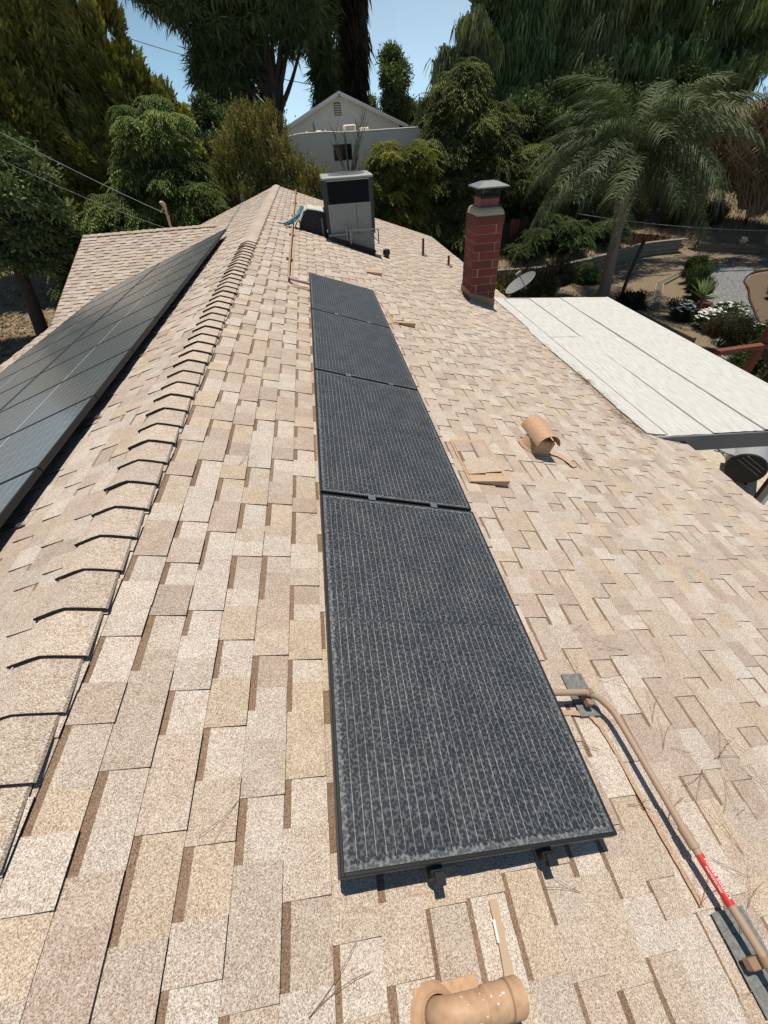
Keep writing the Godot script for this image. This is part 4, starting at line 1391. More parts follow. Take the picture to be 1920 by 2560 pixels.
		if k < 2:
			rng.seed = 60 + k
			for c in 2:
				var z := -W / 2 + 0.05
				var ra := c == 0
				while z < W / 2 - 0.12:
					var l := minf(rng.randf_range(0.14, 0.24), W / 2 - 0.07 - z)
					var g := begin()
					var ft := {id = 9, o = Vector3(0.02 + c * 0.0, 0.004, 0), u = Vector3(0, 0, 1), v = Vector3(cos(atan(hh / L_)), sin(atan(hh / L_)), 0), n = Vector3(-hh / L_, 1, 0).normalized()}
					var tone: Array = TONES[rng.randi() % TONES.size()]
					emit_shingle(g, {f = ft, k = float(c), u0 = z, u1 = z + l, raised = ra, c = Color(tone[0], tone[1], tone[2]), cb = Color(0.36, 0.255, 0.185), band = 0.027, off = rng.randf() * 5.0, lift = 0.0, jut = 0.0})
					part("shingle", g.commit(), M.shingle, lv)
					z += l
					ra = not ra
	# plumbing stacks near the far corner of the roof
	for q in [["tall thin dark vent pipe near the far right roof corner", 4.335, -13.6, 0.42], ["short thin dark vent pipe just left of the chimney", 4.99, -13.1, 0.26]]:
		var pv := thing("vent_pipe", q[0], "vent pipe", R(q[1], 0.0, q[2]), "vent pipes")
		part("pipe", tube_mesh([Vector3(0, 0, 0), Vector3(0, q[3], 0)], 0.032, 12), M.rust_brown, pv)
		part("collar", lathe_mesh([Vector2(0.12, -0.03), Vector2(0.11, 0.02), Vector2(0.05, 0.06), Vector2(0.036, 0.08)], 16), M.bracket, pv)
	var sv := thing("exhaust_vent", "small black vent cap right of the air conditioner", "vent cap", R(2.91, 0.0, -11.5))
	part("stem", tube_mesh([Vector3(0, -0.02, 0), Vector3(0, 0.10, 0)], 0.06, 14), M.rust_brown, sv)
	part("cap", lathe_mesh([Vector2(0.085, 0.07), Vector2(0.09, 0.10), Vector2(0.075, 0.17), Vector2(0.0, 0.185)], 16), M.dark_metal, sv)
	# service mast behind the wing ridge
	var m := thing("service_mast", "brown electrical service mast rising behind the wing ridge", "mast", Vector3(-3.12, -0.72, -15.95))
	part("pipe", tube_mesh([Vector3(0, -0.1, 0), Vector3(0.04, 0.62, 0.02)], 0.034, 12), M.tan_metal, m)
	part("weather_head", tube_mesh(curve([Vector3(0.04, 0.60, 0.02), Vector3(0.035, 0.70, 0.02), Vector3(0.0, 0.76, 0.03), Vector3(-0.05, 0.75, 0.05)], 4), [0.04, 0.046, 0.05, 0.055, 0.058, 0.06, 0.06, 0.058, 0.055, 0.05, 0.045, 0.035, 0.02], 12), M.tan_metal, m)
	part("insulator", lathe_mesh([Vector2(0.0, 0.0), Vector2(0.03, 0.0), Vector2(0.022, 0.03), Vector2(0.03, 0.06), Vector2(0.0, 0.06)], 12), M.pipe_grey, m, Transform3D(Basis.IDENTITY, Vector3(0.07, 0.40, 0.05)))
	# rope with anchor at the far left rake
	rng.seed = 71
	st = begin()
	for s in [0.0, 0.06]:
		var pts := []
		for k in 9:
			var u := k / 8.0
			pts.append(L(lerpf(1.30, 1.0, u) + s + 0.02 * sin(u * 9.0 + s * 50.0), 0.02, lerpf(-18.9, -12.6, u)))
		tube(st, curve(pts, 4), 0.010, 6)
	tag(part("rope", st.commit(), M.pipe_grey, self), "pale rope doubled along the left slope to the far rake", "rope")
	var an := thing("roof_anchor", "small metal roof anchor at the far left rake", "anchor", L(1.32, 0.0, -18.95))
	part("bracket", tube_mesh(curve([Vector3(0, 0.0, 0.1), Vector3(0, 0.16, 0.04), Vector3(0.03, 0.26, 0.0), Vector3(0.06, 0.14, -0.02), Vector3(0.05, 0.0, -0.06)], 4), 0.012, 8), M.galv, an)

func build_dish():
	var t := thing("satellite_dish", "grey satellite dish seen from behind the chimney's right side", "satellite dish", Vector3(7.18, GROUND, -13.5))
	part("mast", tube_mesh([Vector3(0, 0, 0), Vector3(0, 1.72, 0)], 0.035, 12), M.dark_metal, t)
	var n := Vector3(-0.55, 0.83, -0.05).normalized()
	var x := n.cross(Vector3(0, 0, 1)).normalized()
	var b := Basis(x, n, x.cross(n))
	var st := begin()
	var prof := []
	for k in 9:
		var r := 0.47 * k / 8.0
		prof.append(Vector2(r, r * r * 0.35))
	lathe(st, prof, 36, Transform3D(Basis.from_scale(Vector3(1, 1, 0.88)), Vector3.ZERO))
	var prof2 := [Vector2(0.47, 0.077), Vector2(0.478, 0.072), Vector2(0.47, 0.062)]
	lathe(st, prof2, 36, Transform3D(Basis.from_scale(Vector3(1, 1, 0.88)), Vector3.ZERO))
	var at := Vector3(-0.04, 2.0, 0.0)
	part("reflector", st.commit(), M.dish, t, Transform3D(b, at))
	part("arm", tube_mesh([at - n * 0.03 + b.z * 0.40, at + n * 0.40 + b.z * 0.30], 0.016, 8), M.pipe_grey, t)
	var head := part("feed_horn", tube_mesh([at + n * 0.36 + b.z * 0.31, at + n * 0.44 + b.z * 0.26], 0.045, 12), M.pipe_grey, t)
	part("feed_box", box_mesh(Vector3(0.17, 0.06, 0.07), 0.012), M.pipe_grey, head, Transform3D(b, at + n * 0.46 + b.z * 0.29))
	part("bracket", box_mesh(Vector3(0.14, 0.16, 0.14), 0.02), M.dark_metal, t, Transform3D(b, at - n * 0.11))

# ------------------------------------------------------------------ neighbour's house and motorhome
func build_neighbour():
	var zf := -34.0
	var px := 3.55
	var pyk := 2.80
	var hw := 3.75
	var sl := 0.40
	var yb := -2.4
	var t := thing("neighbour_house", "white clapboard house gable behind the motorhome", "house", Vector3(px, yb, zf))
	var ye := pyk - hw * sl - yb
	var yp := pyk - yb
	# clapboards on the gable
	var bw := 0.16
	var y := 0.6
	while y < yp - 0.1:
		var half := hw - 0.25
		if y + bw > ye: half = minf(half, (yp - y - bw * 0.6) / sl)
		if half > 0.08:
			part("clapboard", box_mesh(Vector3(half * 2.0, bw + 0.02, 0.022), 0.002), M.siding, t, Transform3D(Basis.from_euler(Vector3(-0.09, 0, 0)), Vector3(0, y + bw * 0.5, 0.0)))
		y += bw
	var st := begin()
	slab(st, Vector3(hw * 2 - 0.6, ye, 8.0), Transform3D(Basis.IDENTITY, Vector3(0, ye / 2, -4.1)))
	part("wall", st.commit(), M.siding, t)
	for s in [-1.0, 1.0]:
		var an: float = atan(sl) * s
		var b := Basis(Vector3(0, 0, 1), -an)
		var L_ := hw / cos(an) + 0.25
		var c := Vector3(s * (hw + 0.2) / 2, yp - (hw + 0.2) / 2 * sl, 0)
		part("roof", box_mesh(Vector3(L_, 0.10, 9.0), 0.01), M.asphalt_roof, t, Transform3D(b, c + Vector3(0, 0.06, -4.2)))
		part("barge_board", box_mesh(Vector3(L_, 0.15, 0.04), 0.004), M.white_paint, t, Transform3D(b, c + Vector3(0, 0.0, 0.33)))
	# attic vent with slats
	var v := part("attic_vent", box_mesh(Vector3(0.40, 0.55, 0.05), 0.005), M.grey_wood, t, Transform3D(Basis.IDENTITY, Vector3(-0.15, yp - 0.62, 0.03)))
	for k in 5: part("slat", box_mesh(Vector3(0.34, 0.04, 0.05), 0.003), M.white_paint, v, Transform3D(Basis.from_euler(Vector3(0.5, 0, 0)), Vector3(0, -0.2 + k * 0.1, 0.02)))
	for q in [[-1.6, 1.6], [1.15, 1.9], [1.30, 2.6]]:
		part("pipe", tube_mesh([Vector3(q[0], yp - q[1] - 0.8, 0.10), Vector3(q[0] - 0.05, yp - q[1] + 0.5, 0.10)], 0.03, 6), M.grey_wood, t)
	# low side roof on the right
	part("side_roof", box_mesh(Vector3(1.6, 0.08, 5.0), 0.01), M.asphalt_roof, t, Transform3D(Basis(Vector3(0, 0, 1), -0.16), Vector3(hw + 0.75, ye - 0.12, -2.5)))
	part("side_wall", box_mesh(Vector3(1.1, 1.6, 4.0), 0.01), M.stucco, t, Transform3D(Basis.IDENTITY, Vector3(hw + 0.5, ye - 1.05, -2.6)))
	# motorhome
	var o := Vector3(2.9, -2.0, -29.2)
	var r := thing("motorhome", "cream motorhome parked in front of the white house", "motorhome", o)
	var prof := [Vector2(-3.25, 0.55), Vector2(4.2, 0.55), Vector2(4.2, 3.10), Vector2(4.05, 3.19), Vector2(0.2, 3.20), Vector2(-0.6, 3.26), Vector2(-1.9, 3.25), Vector2(-2.6, 3.16), Vector2(-3.05, 2.95), Vector2(-3.25, 2.55)]
	st = begin()
	extrude(st, prof, -1.2, 1.2)
	part("body", st.commit(), M.rv_body, r)
	st = begin()
	for i in range(3, 8):
		var a: Vector2 = prof[i]
		var b2: Vector2 = prof[i + 1]
		tube(st, [Vector3(a.x, a.y, 1.20), Vector3(b2.x, b2.y, 1.20)], 0.035, 6)
	part("roof_trim", st.commit(), M.white_paint, r)
	part("window", box_mesh(Vector3(0.92, 0.62, 0.05), 0.02), M.glass_dark, r, Transform3D(Basis.IDENTITY, Vector3(0.18, 2.46, 1.20)))
	part("skirt_line", box_mesh(Vector3(7.2, 0.06, 0.03), 0.005), M.grey_paint, r, Transform3D(Basis.IDENTITY, Vector3(0.4, 1.55, 1.20)))
	var ac := part("roof_cooler", box_mesh(Vector3(0.62, 0.26, 0.7), 0.06), M.rv_body, r, Transform3D(Basis.IDENTITY, Vector3(0.68, 3.34, 0.3)))
	for k in 4: part("slat", box_mesh(Vector3(0.45, 0.02, 0.03), 0.002), M.grey_paint, ac, Transform3D(Basis.IDENTITY, Vector3(0, -0.07 + k * 0.05, 0.35)))
	for q in [[-0.9, 0.28, 0.10], [1.4, 0.48, 0.10], [-1.5, 0.08, 0.12], [-0.55, 0.06, 0.14]]:
		part("roof_pod", box_mesh(Vector3(q[1], q[2], 0.3), 0.03), M.rv_body, r, Transform3D(Basis.IDENTITY, Vector3(q[0], 3.28, 0.5)))
	for q in [-1.9, 3.0]:
		part("wheel", tube_mesh([Vector3(q, 0.42, 0.9), Vector3(q, 0.42, 1.15)], 0.42, 20), M.black, r)
	# glimpses of a parked car and a low shed between the left trees
	var cz := -44.0
	var cyy := -2.0
	var car := thing("parked_car", "silver car half hidden between the left trees", "car", Vector3(-18.6, gy(-18.6, cz), cz))
	st = begin()
	extrude(st, [Vector2(-2.1, 0.30), Vector2(2.1, 0.30), Vector2(2.15, 0.75), Vector2(1.5, 0.92), Vector2(0.9, 1.38), Vector2(-0.8, 1.42), Vector2(-1.6, 0.98), Vector2(-2.12, 0.86)], -0.85, 0.85)
	part("body", st.commit(), M.galv, car)
	part("window", box_mesh(Vector3(1.7, 0.34, 0.03), 0.02), M.glass_dark, car, Transform3D(Basis.IDENTITY, Vector3(-0.05, 1.12, 0.85)))
	for q in [-1.35, 1.35]: part("wheel", tube_mesh([Vector3(q, 0.32, 0.65), Vector3(q, 0.32, 0.87)], 0.32, 18), M.black, car)
	var shed := thing("shed", "low pale shed behind the parked car", "shed", Vector3(-19.0, gy(-19.0, -50.0), -50.0))
	part("wall", box_mesh(Vector3(5.0, 2.2, 3.0), 0.02), M.stucco, shed, Transform3D(Basis.IDENTITY, Vector3(0, 1.1, 0)))
	part("roof", box_mesh(Vector3(5.4, 0.12, 3.4), 0.02), M.asphalt_roof, shed, Transform3D(Basis(Vector3(0, 0, 1), 0.05), Vector3(0, 2.3, 0)))
	part("door", box_mesh(Vector3(0.9, 1.9, 0.05), 0.01), M.dark_wood, shed, Transform3D(Basis.IDENTITY, Vector3(0.6, 0.95, 1.51)))

# ------------------------------------------------------------------ garden on the right
func build_garden():
	rng.seed = 101
	# curved block retaining wall: three courses and a cap
	var path := [Vector2(7.8, -20.95), Vector2(9.26, -20.85), Vector2(10.95, -20.65), Vector2(12.7, -20.9), Vector2(14.4, -21.5), Vector2(16.3, -22.4), Vector2(18.1, -23.2), Vector2(20.2, -23.3)]
	var t := thing("retaining_wall", "low curved grey block wall below the wooden fence", "wall", Vector3(14.0, GROUND, -21.5))
	var o := Vector3(14.0, GROUND, -21.5)
	var fine := []
	var cv := curve(path.map(func(p): return Vector3(p.x, 0, p.y)), 12)
	var blk := [box_mesh(Vector3(0.385, 0.185, 0.18), 0.008), box_mesh(Vector3(0.385, 0.185, 0.18), 0.014)]
	var capm := box_mesh(Vector3(0.395, 0.05, 0.24), 0.008)
	for row in 4:
		var want := 0.2 if row % 2 == 1 else 0.0
		var acc := 0.0
		for i in cv.size() - 1:
			var a: Vector3 = cv[i]
			var b: Vector3 = cv[i + 1]
			var seg := (b - a).length()
			while want <= acc + seg:
				var p := a.lerp(b, (want - acc) / seg)
				var d := (b - a).normalized()
				var bs := Basis(d, Vector3.UP, d.cross(Vector3.UP))
				if row < 3: part("block", blk[rng.randi() % 2], M.block, t, Transform3D(bs, Vector3(p.x, 0.095 + row * 0.195, p.z) - Vector3(o.x, 0, o.z) + d.cross(Vector3.UP) * rng.randf_range(-0.006, 0.006)))
				else: part("cap_block", capm, M.block, t, Transform3D(bs, Vector3(p.x, 0.612, p.z) - Vector3(o.x, 0, o.z)))
				want += 0.395
			acc += seg
	# wooden fence behind it
	var f := thing("wooden_fence", "reddish brown board fence in the shade behind the block wall", "fence", Vector3(16.0, -3.7, -24.0))
	var fa := Vector3(10.6, 0, -23.2)
	var fb := Vector3(21.2, 0, -24.6)
	var n := 66
	var board := box_mesh(Vector3(0.145, 1.05, 0.02), 0.004)
	for k in n:
		var p := fa.lerp(fb, float(k) / n)
		var top := lerpf(-2.25, -4.02, float(k) / n) + rng.randf_range(-0.03, 0.03)
		part("board", board, M.redwood if rng.randf() < 0.7 else M.dark_wood, f, Transform3D(Basis.from_euler(Vector3(0, 0.12, rng.randf_range(-0.015, 0.015))), Vector3(p.x, top - 0.52, p.z) - f.position))
	for k in 5:
		var p := fa.lerp(fb, k / 4.0)
		part("post", box_mesh(Vector3(0.1, 1.4, 0.1), 0.005), M.dark_wood, f, Transform3D(Basis.IDENTITY, Vector3(p.x, lerpf(-2.3, -4.1, k / 4.0) - 0.7, p.z - 0.08) - f.position))
	var sp := thing("leaning_post", "brown post leaning at the end of the block wall", "post", Vector3(20.9, GROUND, -23.2))
	part("pole", tube_mesh([Vector3(0, -0.1, 0), Vector3(0.75, 1.75, -0.3)], 0.045, 8), M.dark_wood, sp)
	# stacked timber sleepers
	var tl := thing("timber_sleepers", "weathered timber sleepers stacked as a low edge right of the wall", "timber", Vector3(22.0, GROUND, -22.6))
	for k in 6:
		var row := k / 3
		var u := (k % 3) * 1.0 - 0.9 + (0.4 if row == 1 else 0.0)
		part("sleeper", box_mesh(Vector3(1.15, 0.2, 0.22), 0.02), M.grey_wood, tl, Transform3D(Basis.from_euler(Vector3(0, -0.65 + rng.randf_range(-0.08, 0.08), rng.randf_range(-0.03, 0.03))), Vector3(u * 0.8, 0.1 + row * 0.205, u * 0.60)))
	# palm court and gravel path
	var gp := [Vector2(19.4, -20.4), Vector2(21.4, -19.6), Vector2(20.2, -18.4), Vector2(19.2, -17.6), Vector2(17.5, -15.4), Vector2(15.9, -12.9), Vector2(15.0, -10.5), Vector2(12.4, -10.0), Vector2(13.6, -12.3), Vector2(14.7, -13.8), Vector2(15.6, -15.1), Vector2(16.6, -16.6), Vector2(18.0, -18.6)]
	var poly := PackedVector2Array(gp)
	var ids := Geometry2D.triangulate_polygon(poly)
	var st := begin()
	for k in range(0, ids.size(), 3):
		var a := Vector3(gp[ids[k]].x, GROUND + 0.012, gp[ids[k]].y)
		var b := Vector3(gp[ids[k + 1]].x, GROUND + 0.012, gp[ids[k + 1]].y)
		var c := Vector3(gp[ids[k + 2]].x, GROUND + 0.012, gp[ids[k + 2]].y)
		if (b - a).cross(c - a).y > 0: tri(st, a, b, c)
		else: tri(st, a, c, b)
	tag(part("gravel_path", st.commit(), M.gravel_bed, self), "grey gravel garden path", "path", "", "structure")
	var mm := MultiMesh.new()
	mm.transform_format = MultiMesh.TRANSFORM_3D
	mm.use_colors = true
	var pb := begin()
	for q in [[Vector3(1, 0, 0), Vector3(0, 0, 1)], [Vector3(0, 0, 1), Vector3(-1, 0, 0)], [Vector3(-1, 0, 0), Vector3(0, 0, -1)], [Vector3(0, 0, -1), Vector3(1, 0, 0)]]:
		tri(pb, q[1] * 0.5, q[0] * 0.5, Vector3(0.1, 0.5, 0.05))
	mm.mesh = pb.commit()
	var spots := []
	while spots.size() < 26000:
		var p := Vector2(rng.randf_range(12.4, 21.4), rng.randf_range(-20.4, -10.0))
		if Geometry2D.is_point_in_polygon(p, poly): spots.append(p)
	mm.instance_count = spots.size()
	for i in spots.size():
		var s := rng.randf_range(0.025, 0.06)
		mm.set_instance_transform(i, Transform3D(Basis.from_euler(Vector3(rng.randf_range(-0.5, 0.5), rng.randf() * TAU, rng.randf_range(-0.5, 0.5))).scaled(Vector3(s, s * 0.8, s)), Vector3(spots[i].x, GROUND + 0.014, spots[i].y)))
		var g := rng.randf_range(0.16, 0.46)
		mm.set_instance_color(i, Color(g, g * 1.0, g * 0.99))
	var mi := MultiMeshInstance3D.new()
	mi.name = "gravel"
	mi.multimesh = mm
	mi.material_override = M.gravel
	add_child(mi)
	tag(mi, "grey crushed stones on the garden path", "gravel", "", "stuff")
	# brick-red edging along the path's right side
	var ed := [Vector3(22.4, 0, -18.9), Vector3(20.9, 0, -18.8), Vector3(20.2, 0, -18.5), Vector3(19.25, 0, -17.7), Vector3(18.6, 0, -16.7), Vector3(17.7, 0, -15.6), Vector3(17.35, 0, -15.1), Vector3(16.3, 0, -13.6), Vector3(15.75, 0, -12.7), Vector3(15.3, 0, -11.8)]
	st = begin()
	tube(st, curve(ed.map(func(p): return p + Vector3(0, GROUND + 0.05, 0)), 4), 0.035, 6)
	tag(part("path_edging", st.commit(), M.dark_wood, self), "thin dark red-brown edging curving along the right side of the gravel path", "edging")
	st = begin()
	var ep := PackedVector2Array([Vector2(22.6, -18.8), Vector2(20.3, -18.5), Vector2(19.3, -17.7), Vector2(17.7, -15.6), Vector2(16.3, -13.5), Vector2(15.4, -11.8), Vector2(19.0, -11.0), Vector2(24.0, -15.0)])
	ids = Geometry2D.triangulate_polygon(ep)
	for k in range(0, ids.size(), 3):
		var a := Vector3(ep[ids[k]].x, GROUND + 0.016, ep[ids[k]].y)
		var b := Vector3(ep[ids[k + 1]].x, GROUND + 0.016, ep[ids[k + 1]].y)
		var c := Vector3(ep[ids[k + 2]].x, GROUND + 0.016, ep[ids[k + 2]].y)
		if (b - a).cross(c - a).y > 0: tri(st, a, b, c)
		else: tri(st, a, c, b)
	tag(part("flower_bed", st.commit(), M.bed, self), "brown soil bed right of the gravel path", "bed", "", "structure")
	# ladder-like plastic edging round the small bed
	var le := thing("bed_edging", "pale ladder-like edging round the bed left of the gravel", "edging", Vector3(14.0, GROUND, -16.0))
	for seg in [[Vector2(13.75, -15.6), Vector2(15.9, -18.5)], [Vector2(15.9, -18.5), Vector2(17.6, -19.6)]]:
		var d: Vector2 = (seg[1] - seg[0])
		var dn := d.normalized()
		var nn := Vector2(-dn.y, dn.x) * 0.14
		for s in [-1.0, 1.0]:
			var a: Vector2 = seg[0] + nn * s
			var b: Vector2 = seg[1] + nn * s
			part("rail", tube_mesh([Vector3(a.x, 0.06 + GROUND, a.y) - le.position, Vector3(b.x, 0.06 + GROUND, b.y) - le.position], 0.03, 6), M.stone, le)
		var m := int(d.length() / 0.16)
		for k in m:
			var c: Vector2 = seg[0] + d * ((k + 0.5) / m)
			part("rung", tube_mesh([Vector3(c.x + nn.x, 0.06 + GROUND, c.y + nn.y) - le.position, Vector3(c.x - nn.x, 0.06 + GROUND, c.y - nn.y) - le.position], 0.026, 5), M.stone, le)
	part("front_rail", tube_mesh([Vector3(13.7, 0.05 + GROUND, -15.55) - le.position, Vector3(14.4, 0.05 + GROUND, -14.95) - le.position], 0.03, 6), M.stone, le)
	# planter boxes of wood along the gravel
	for q in [[Vector3(16.9, 0.12, -17.0), Vector3(0.35, 0.24, 0.5), "small pale wooden planter box at the gravel's left edge"], [Vector3(15.6, 0.10, -15.4), Vector3(0.32, 0.2, 0.42), "small reddish planter box in front of the dense shrub"], [Vector3(17.9, 0.12, -18.7), Vector3(0.5, 0.24, 0.34), "white planter box behind the dense shrub"]]:
		var pbx := thing("planter_box", q[2], "planter", Vector3(q[0].x, GROUND, q[0].z))
		part("side", box_mesh(q[1], 0.015), M.grey_wood if q[2].begins_with("small pale") else (M.redwood if q[2].begins_with("small red") else M.white_paint), pbx, Transform3D(Basis.from_euler(Vector3(0, 0.6, 0)), Vector3(0, q[1].y / 2, 0)))
		part("soil", box_mesh(Vector3(q[1].x - 0.06, 0.02, q[1].z - 0.06)), M.bed, pbx, Transform3D(Basis.from_euler(Vector3(0, 0.6, 0)), Vector3(0, q[1].y + 0.004, 0)))
	# timber edge and stones near the patio
	var te := thing("timber_edge", "long grey timber edging beside the patio cover", "timber", Vector3(12.95, GROUND, -14.0))
	part("beam", box_mesh(Vector3(0.14, 0.16, 3.0), 0.02), M.grey_wood, te, Transform3D(Basis.from_euler(Vector3(0, 0.06, 0)), Vector3(0, 0.08, 0)))
	for k in 46:
		var s := rng.randf_range(0.08, 0.2)
		var p := Vector3(12.55 + rng.randf_range(-0.42, 0.28), GROUND + s * 0.25, rng.randf_range(-17.0, -12.2))
		var st3 := begin()
		lathe(st3, [Vector2(0.0, 0.4), Vector2(0.32, 0.3), Vector2(0.5, 0.0), Vector2(0.3, -0.3), Vector2(0.0, -0.35)].map(func(v): return v * s), 7, Transform3D(Basis.from_euler(Vector3(rng.randf(), rng.randf() * 6.0, rng.randf())).scaled(Vector3(1, 0.7, 1.3)), Vector3.ZERO))
		var r := part("stone", st3.commit(), M.stone, self, Transform3D(Basis.IDENTITY, p))
		tag(r, "rounded garden stone in the strip beside the timber edging", "stone", "stones beside the timber edging")
	for q in [[22.6, -22.1, 0.42, "pale round boulder right of the timber sleepers"], [23.4, -21.4, 0.38, "second pale boulder at the far right of the garden slope"]]:
		var st4 := begin()
		lathe(st4, [Vector2(0.0, 0.45), Vector2(0.3, 0.38), Vector2(0.5, 0.05), Vector2(0.36, -0.3), Vector2(0.0, -0.4)].map(func(v): return v * q[2]), 10)
		tag(part("boulder", st4.commit(), M.stone, self, Transform3D(Basis.from_euler(Vector3(0.1, 0.6, 0.2)), Vector3(q[0], gy(q[0], q[1]) + 0.55, q[1]))), q[3], "stone")
	# pergola post with beam, dark posts and drum by the patio
	var pg := thing("pergola_frame", "reddish brown wooden post with cross beam beyond the patio cover", "pergola", Vector3(10.85, GROUND, -8.45))
	part("post", box_mesh(Vector3(0.14, 3.2, 0.14), 0.008), M.redwood, pg, Transform3D(Basis.IDENTITY, Vector3(0, 1.6, 0)))
	part("beam", box_mesh(Vector3(1.5, 0.10, 0.14), 0.006), M.redwood, pg, Transform3D(Basis.from_euler(Vector3(0, 0.06, -0.01)), Vector3(-0.50, 1.70, 0.12)))
	part("brace", box_mesh(Vector3(0.09, 0.9, 0.09), 0.005), M.dark_wood, pg, Transform3D(Basis.from_euler(Vector3(0, 0, 0.8)), Vector3(0.42, 1.25, 0.02)))
	part("side_rail", box_mesh(Vector3(0.1, 0.1, 2.6), 0.005), M.dark_wood, pg, Transform3D(Basis.IDENTITY, Vector3(0.02, 0.75, 1.2)))
	var dp := thing("pergola_frame", "dark wooden posts and rail standing in front of the drum", "pergola", Vector3(8.7, GROUND, -5.1))
	for q in [[0.0, 0.0], [0.62, 0.35], [0.50, 0.85]]:
		part("post", box_mesh(Vector3(0.13, 1.5, 0.13), 0.006), M.dark_wood, dp, Transform3D(Basis.IDENTITY, Vector3(q[0], 0.80, q[1])))
	part("rail", box_mesh(Vector3(0.9, 0.12, 0.08), 0.005), M.dark_wood, dp, Transform3D(Basis.from_euler(Vector3(0, -0.6, 0)), Vector3(0.3, 1.3, 0.35)))
	var dr := thing("drum", "grey metal drum with black round front standing on the patio", "drum", Vector3(9.05, GROUND + 0.05, -5.95))
	var db := Basis.from_euler(Vector3(0, -0.75, 0))
	part("body", tube_mesh([Vector3(0, 0.45, -0.55), Vector3(0, 0.45, 0.28)], 0.33, 28), M.pipe_grey, dr, Transform3D(db, Vector3.ZERO))
	part("front", tube_mesh([Vector3(0, 0.45, 0.28), Vector3(0, 0.45, 0.31)], [0.335, 0.32], 28), M.black, dr, Transform3D(db, Vector3.ZERO))
	for k in 3: part("grille_bar", box_mesh(Vector3(0.5 - k * 0.05, 0.010, 0.01), 0.002), M.pipe_grey, dr, Transform3D(db * Basis(Vector3(0, 0, 1), -0.5), db * Vector3(0.02 + 0.03 * k, 0.50 + 0.07 * k, 0.316)))
	for s in [-1.0, 1.0]:
		part("leg", tube_mesh([Vector3(s * 0.2, 0.0, 0.1), Vector3(s * 0.15, 0.25, 0.1)], 0.025, 8), M.black, dr, Transform3D(db, Vector3.ZERO))
		part("leg", tube_mesh([Vector3(s * 0.2, 0.0, -0.4), Vector3(s * 0.15, 0.25, -0.4)], 0.025, 8), M.black, dr, Transform3D(db, Vector3.ZERO))
	part("side_shelf", box_mesh(Vector3(0.34, 0.03, 0.30), 0.006), M.pipe_grey, dr, Transform3D(db, Vector3(-0.42, 0.66, -0.2)))
	st = begin()
	for k in 3:
		tube(st, [Vector3(6.2 + 0.05 * k, -2.15, -4.55), Vector3(8.5, GROUND + 0.75 - 0.05 * k, -6.0 + 0.06 * k)], 0.006, 5)
	tag(part("cord", st.commit(), M.black, self), "thin dark cords slanting from the patio beam to the drum", "cord")

# ------------------------------------------------------------------ vegetation
var sprays := {}

func leaf(st: SurfaceTool, at: Vector3, dir: Vector3, side: Vector3, l: float, w: float, fold := 0.0):
	# a pointed leaf of two folded halves
	var n := side.cross(dir).normalized()
	var m := at + dir * l * 0.45
	var tip := at + dir * l
	var a := m + side * w * 0.5 + n * fold * w
	var b := m - side * w * 0.5 + n * fold * w
	tri(st, at, a, tip)
	tri(st, at, tip, b)

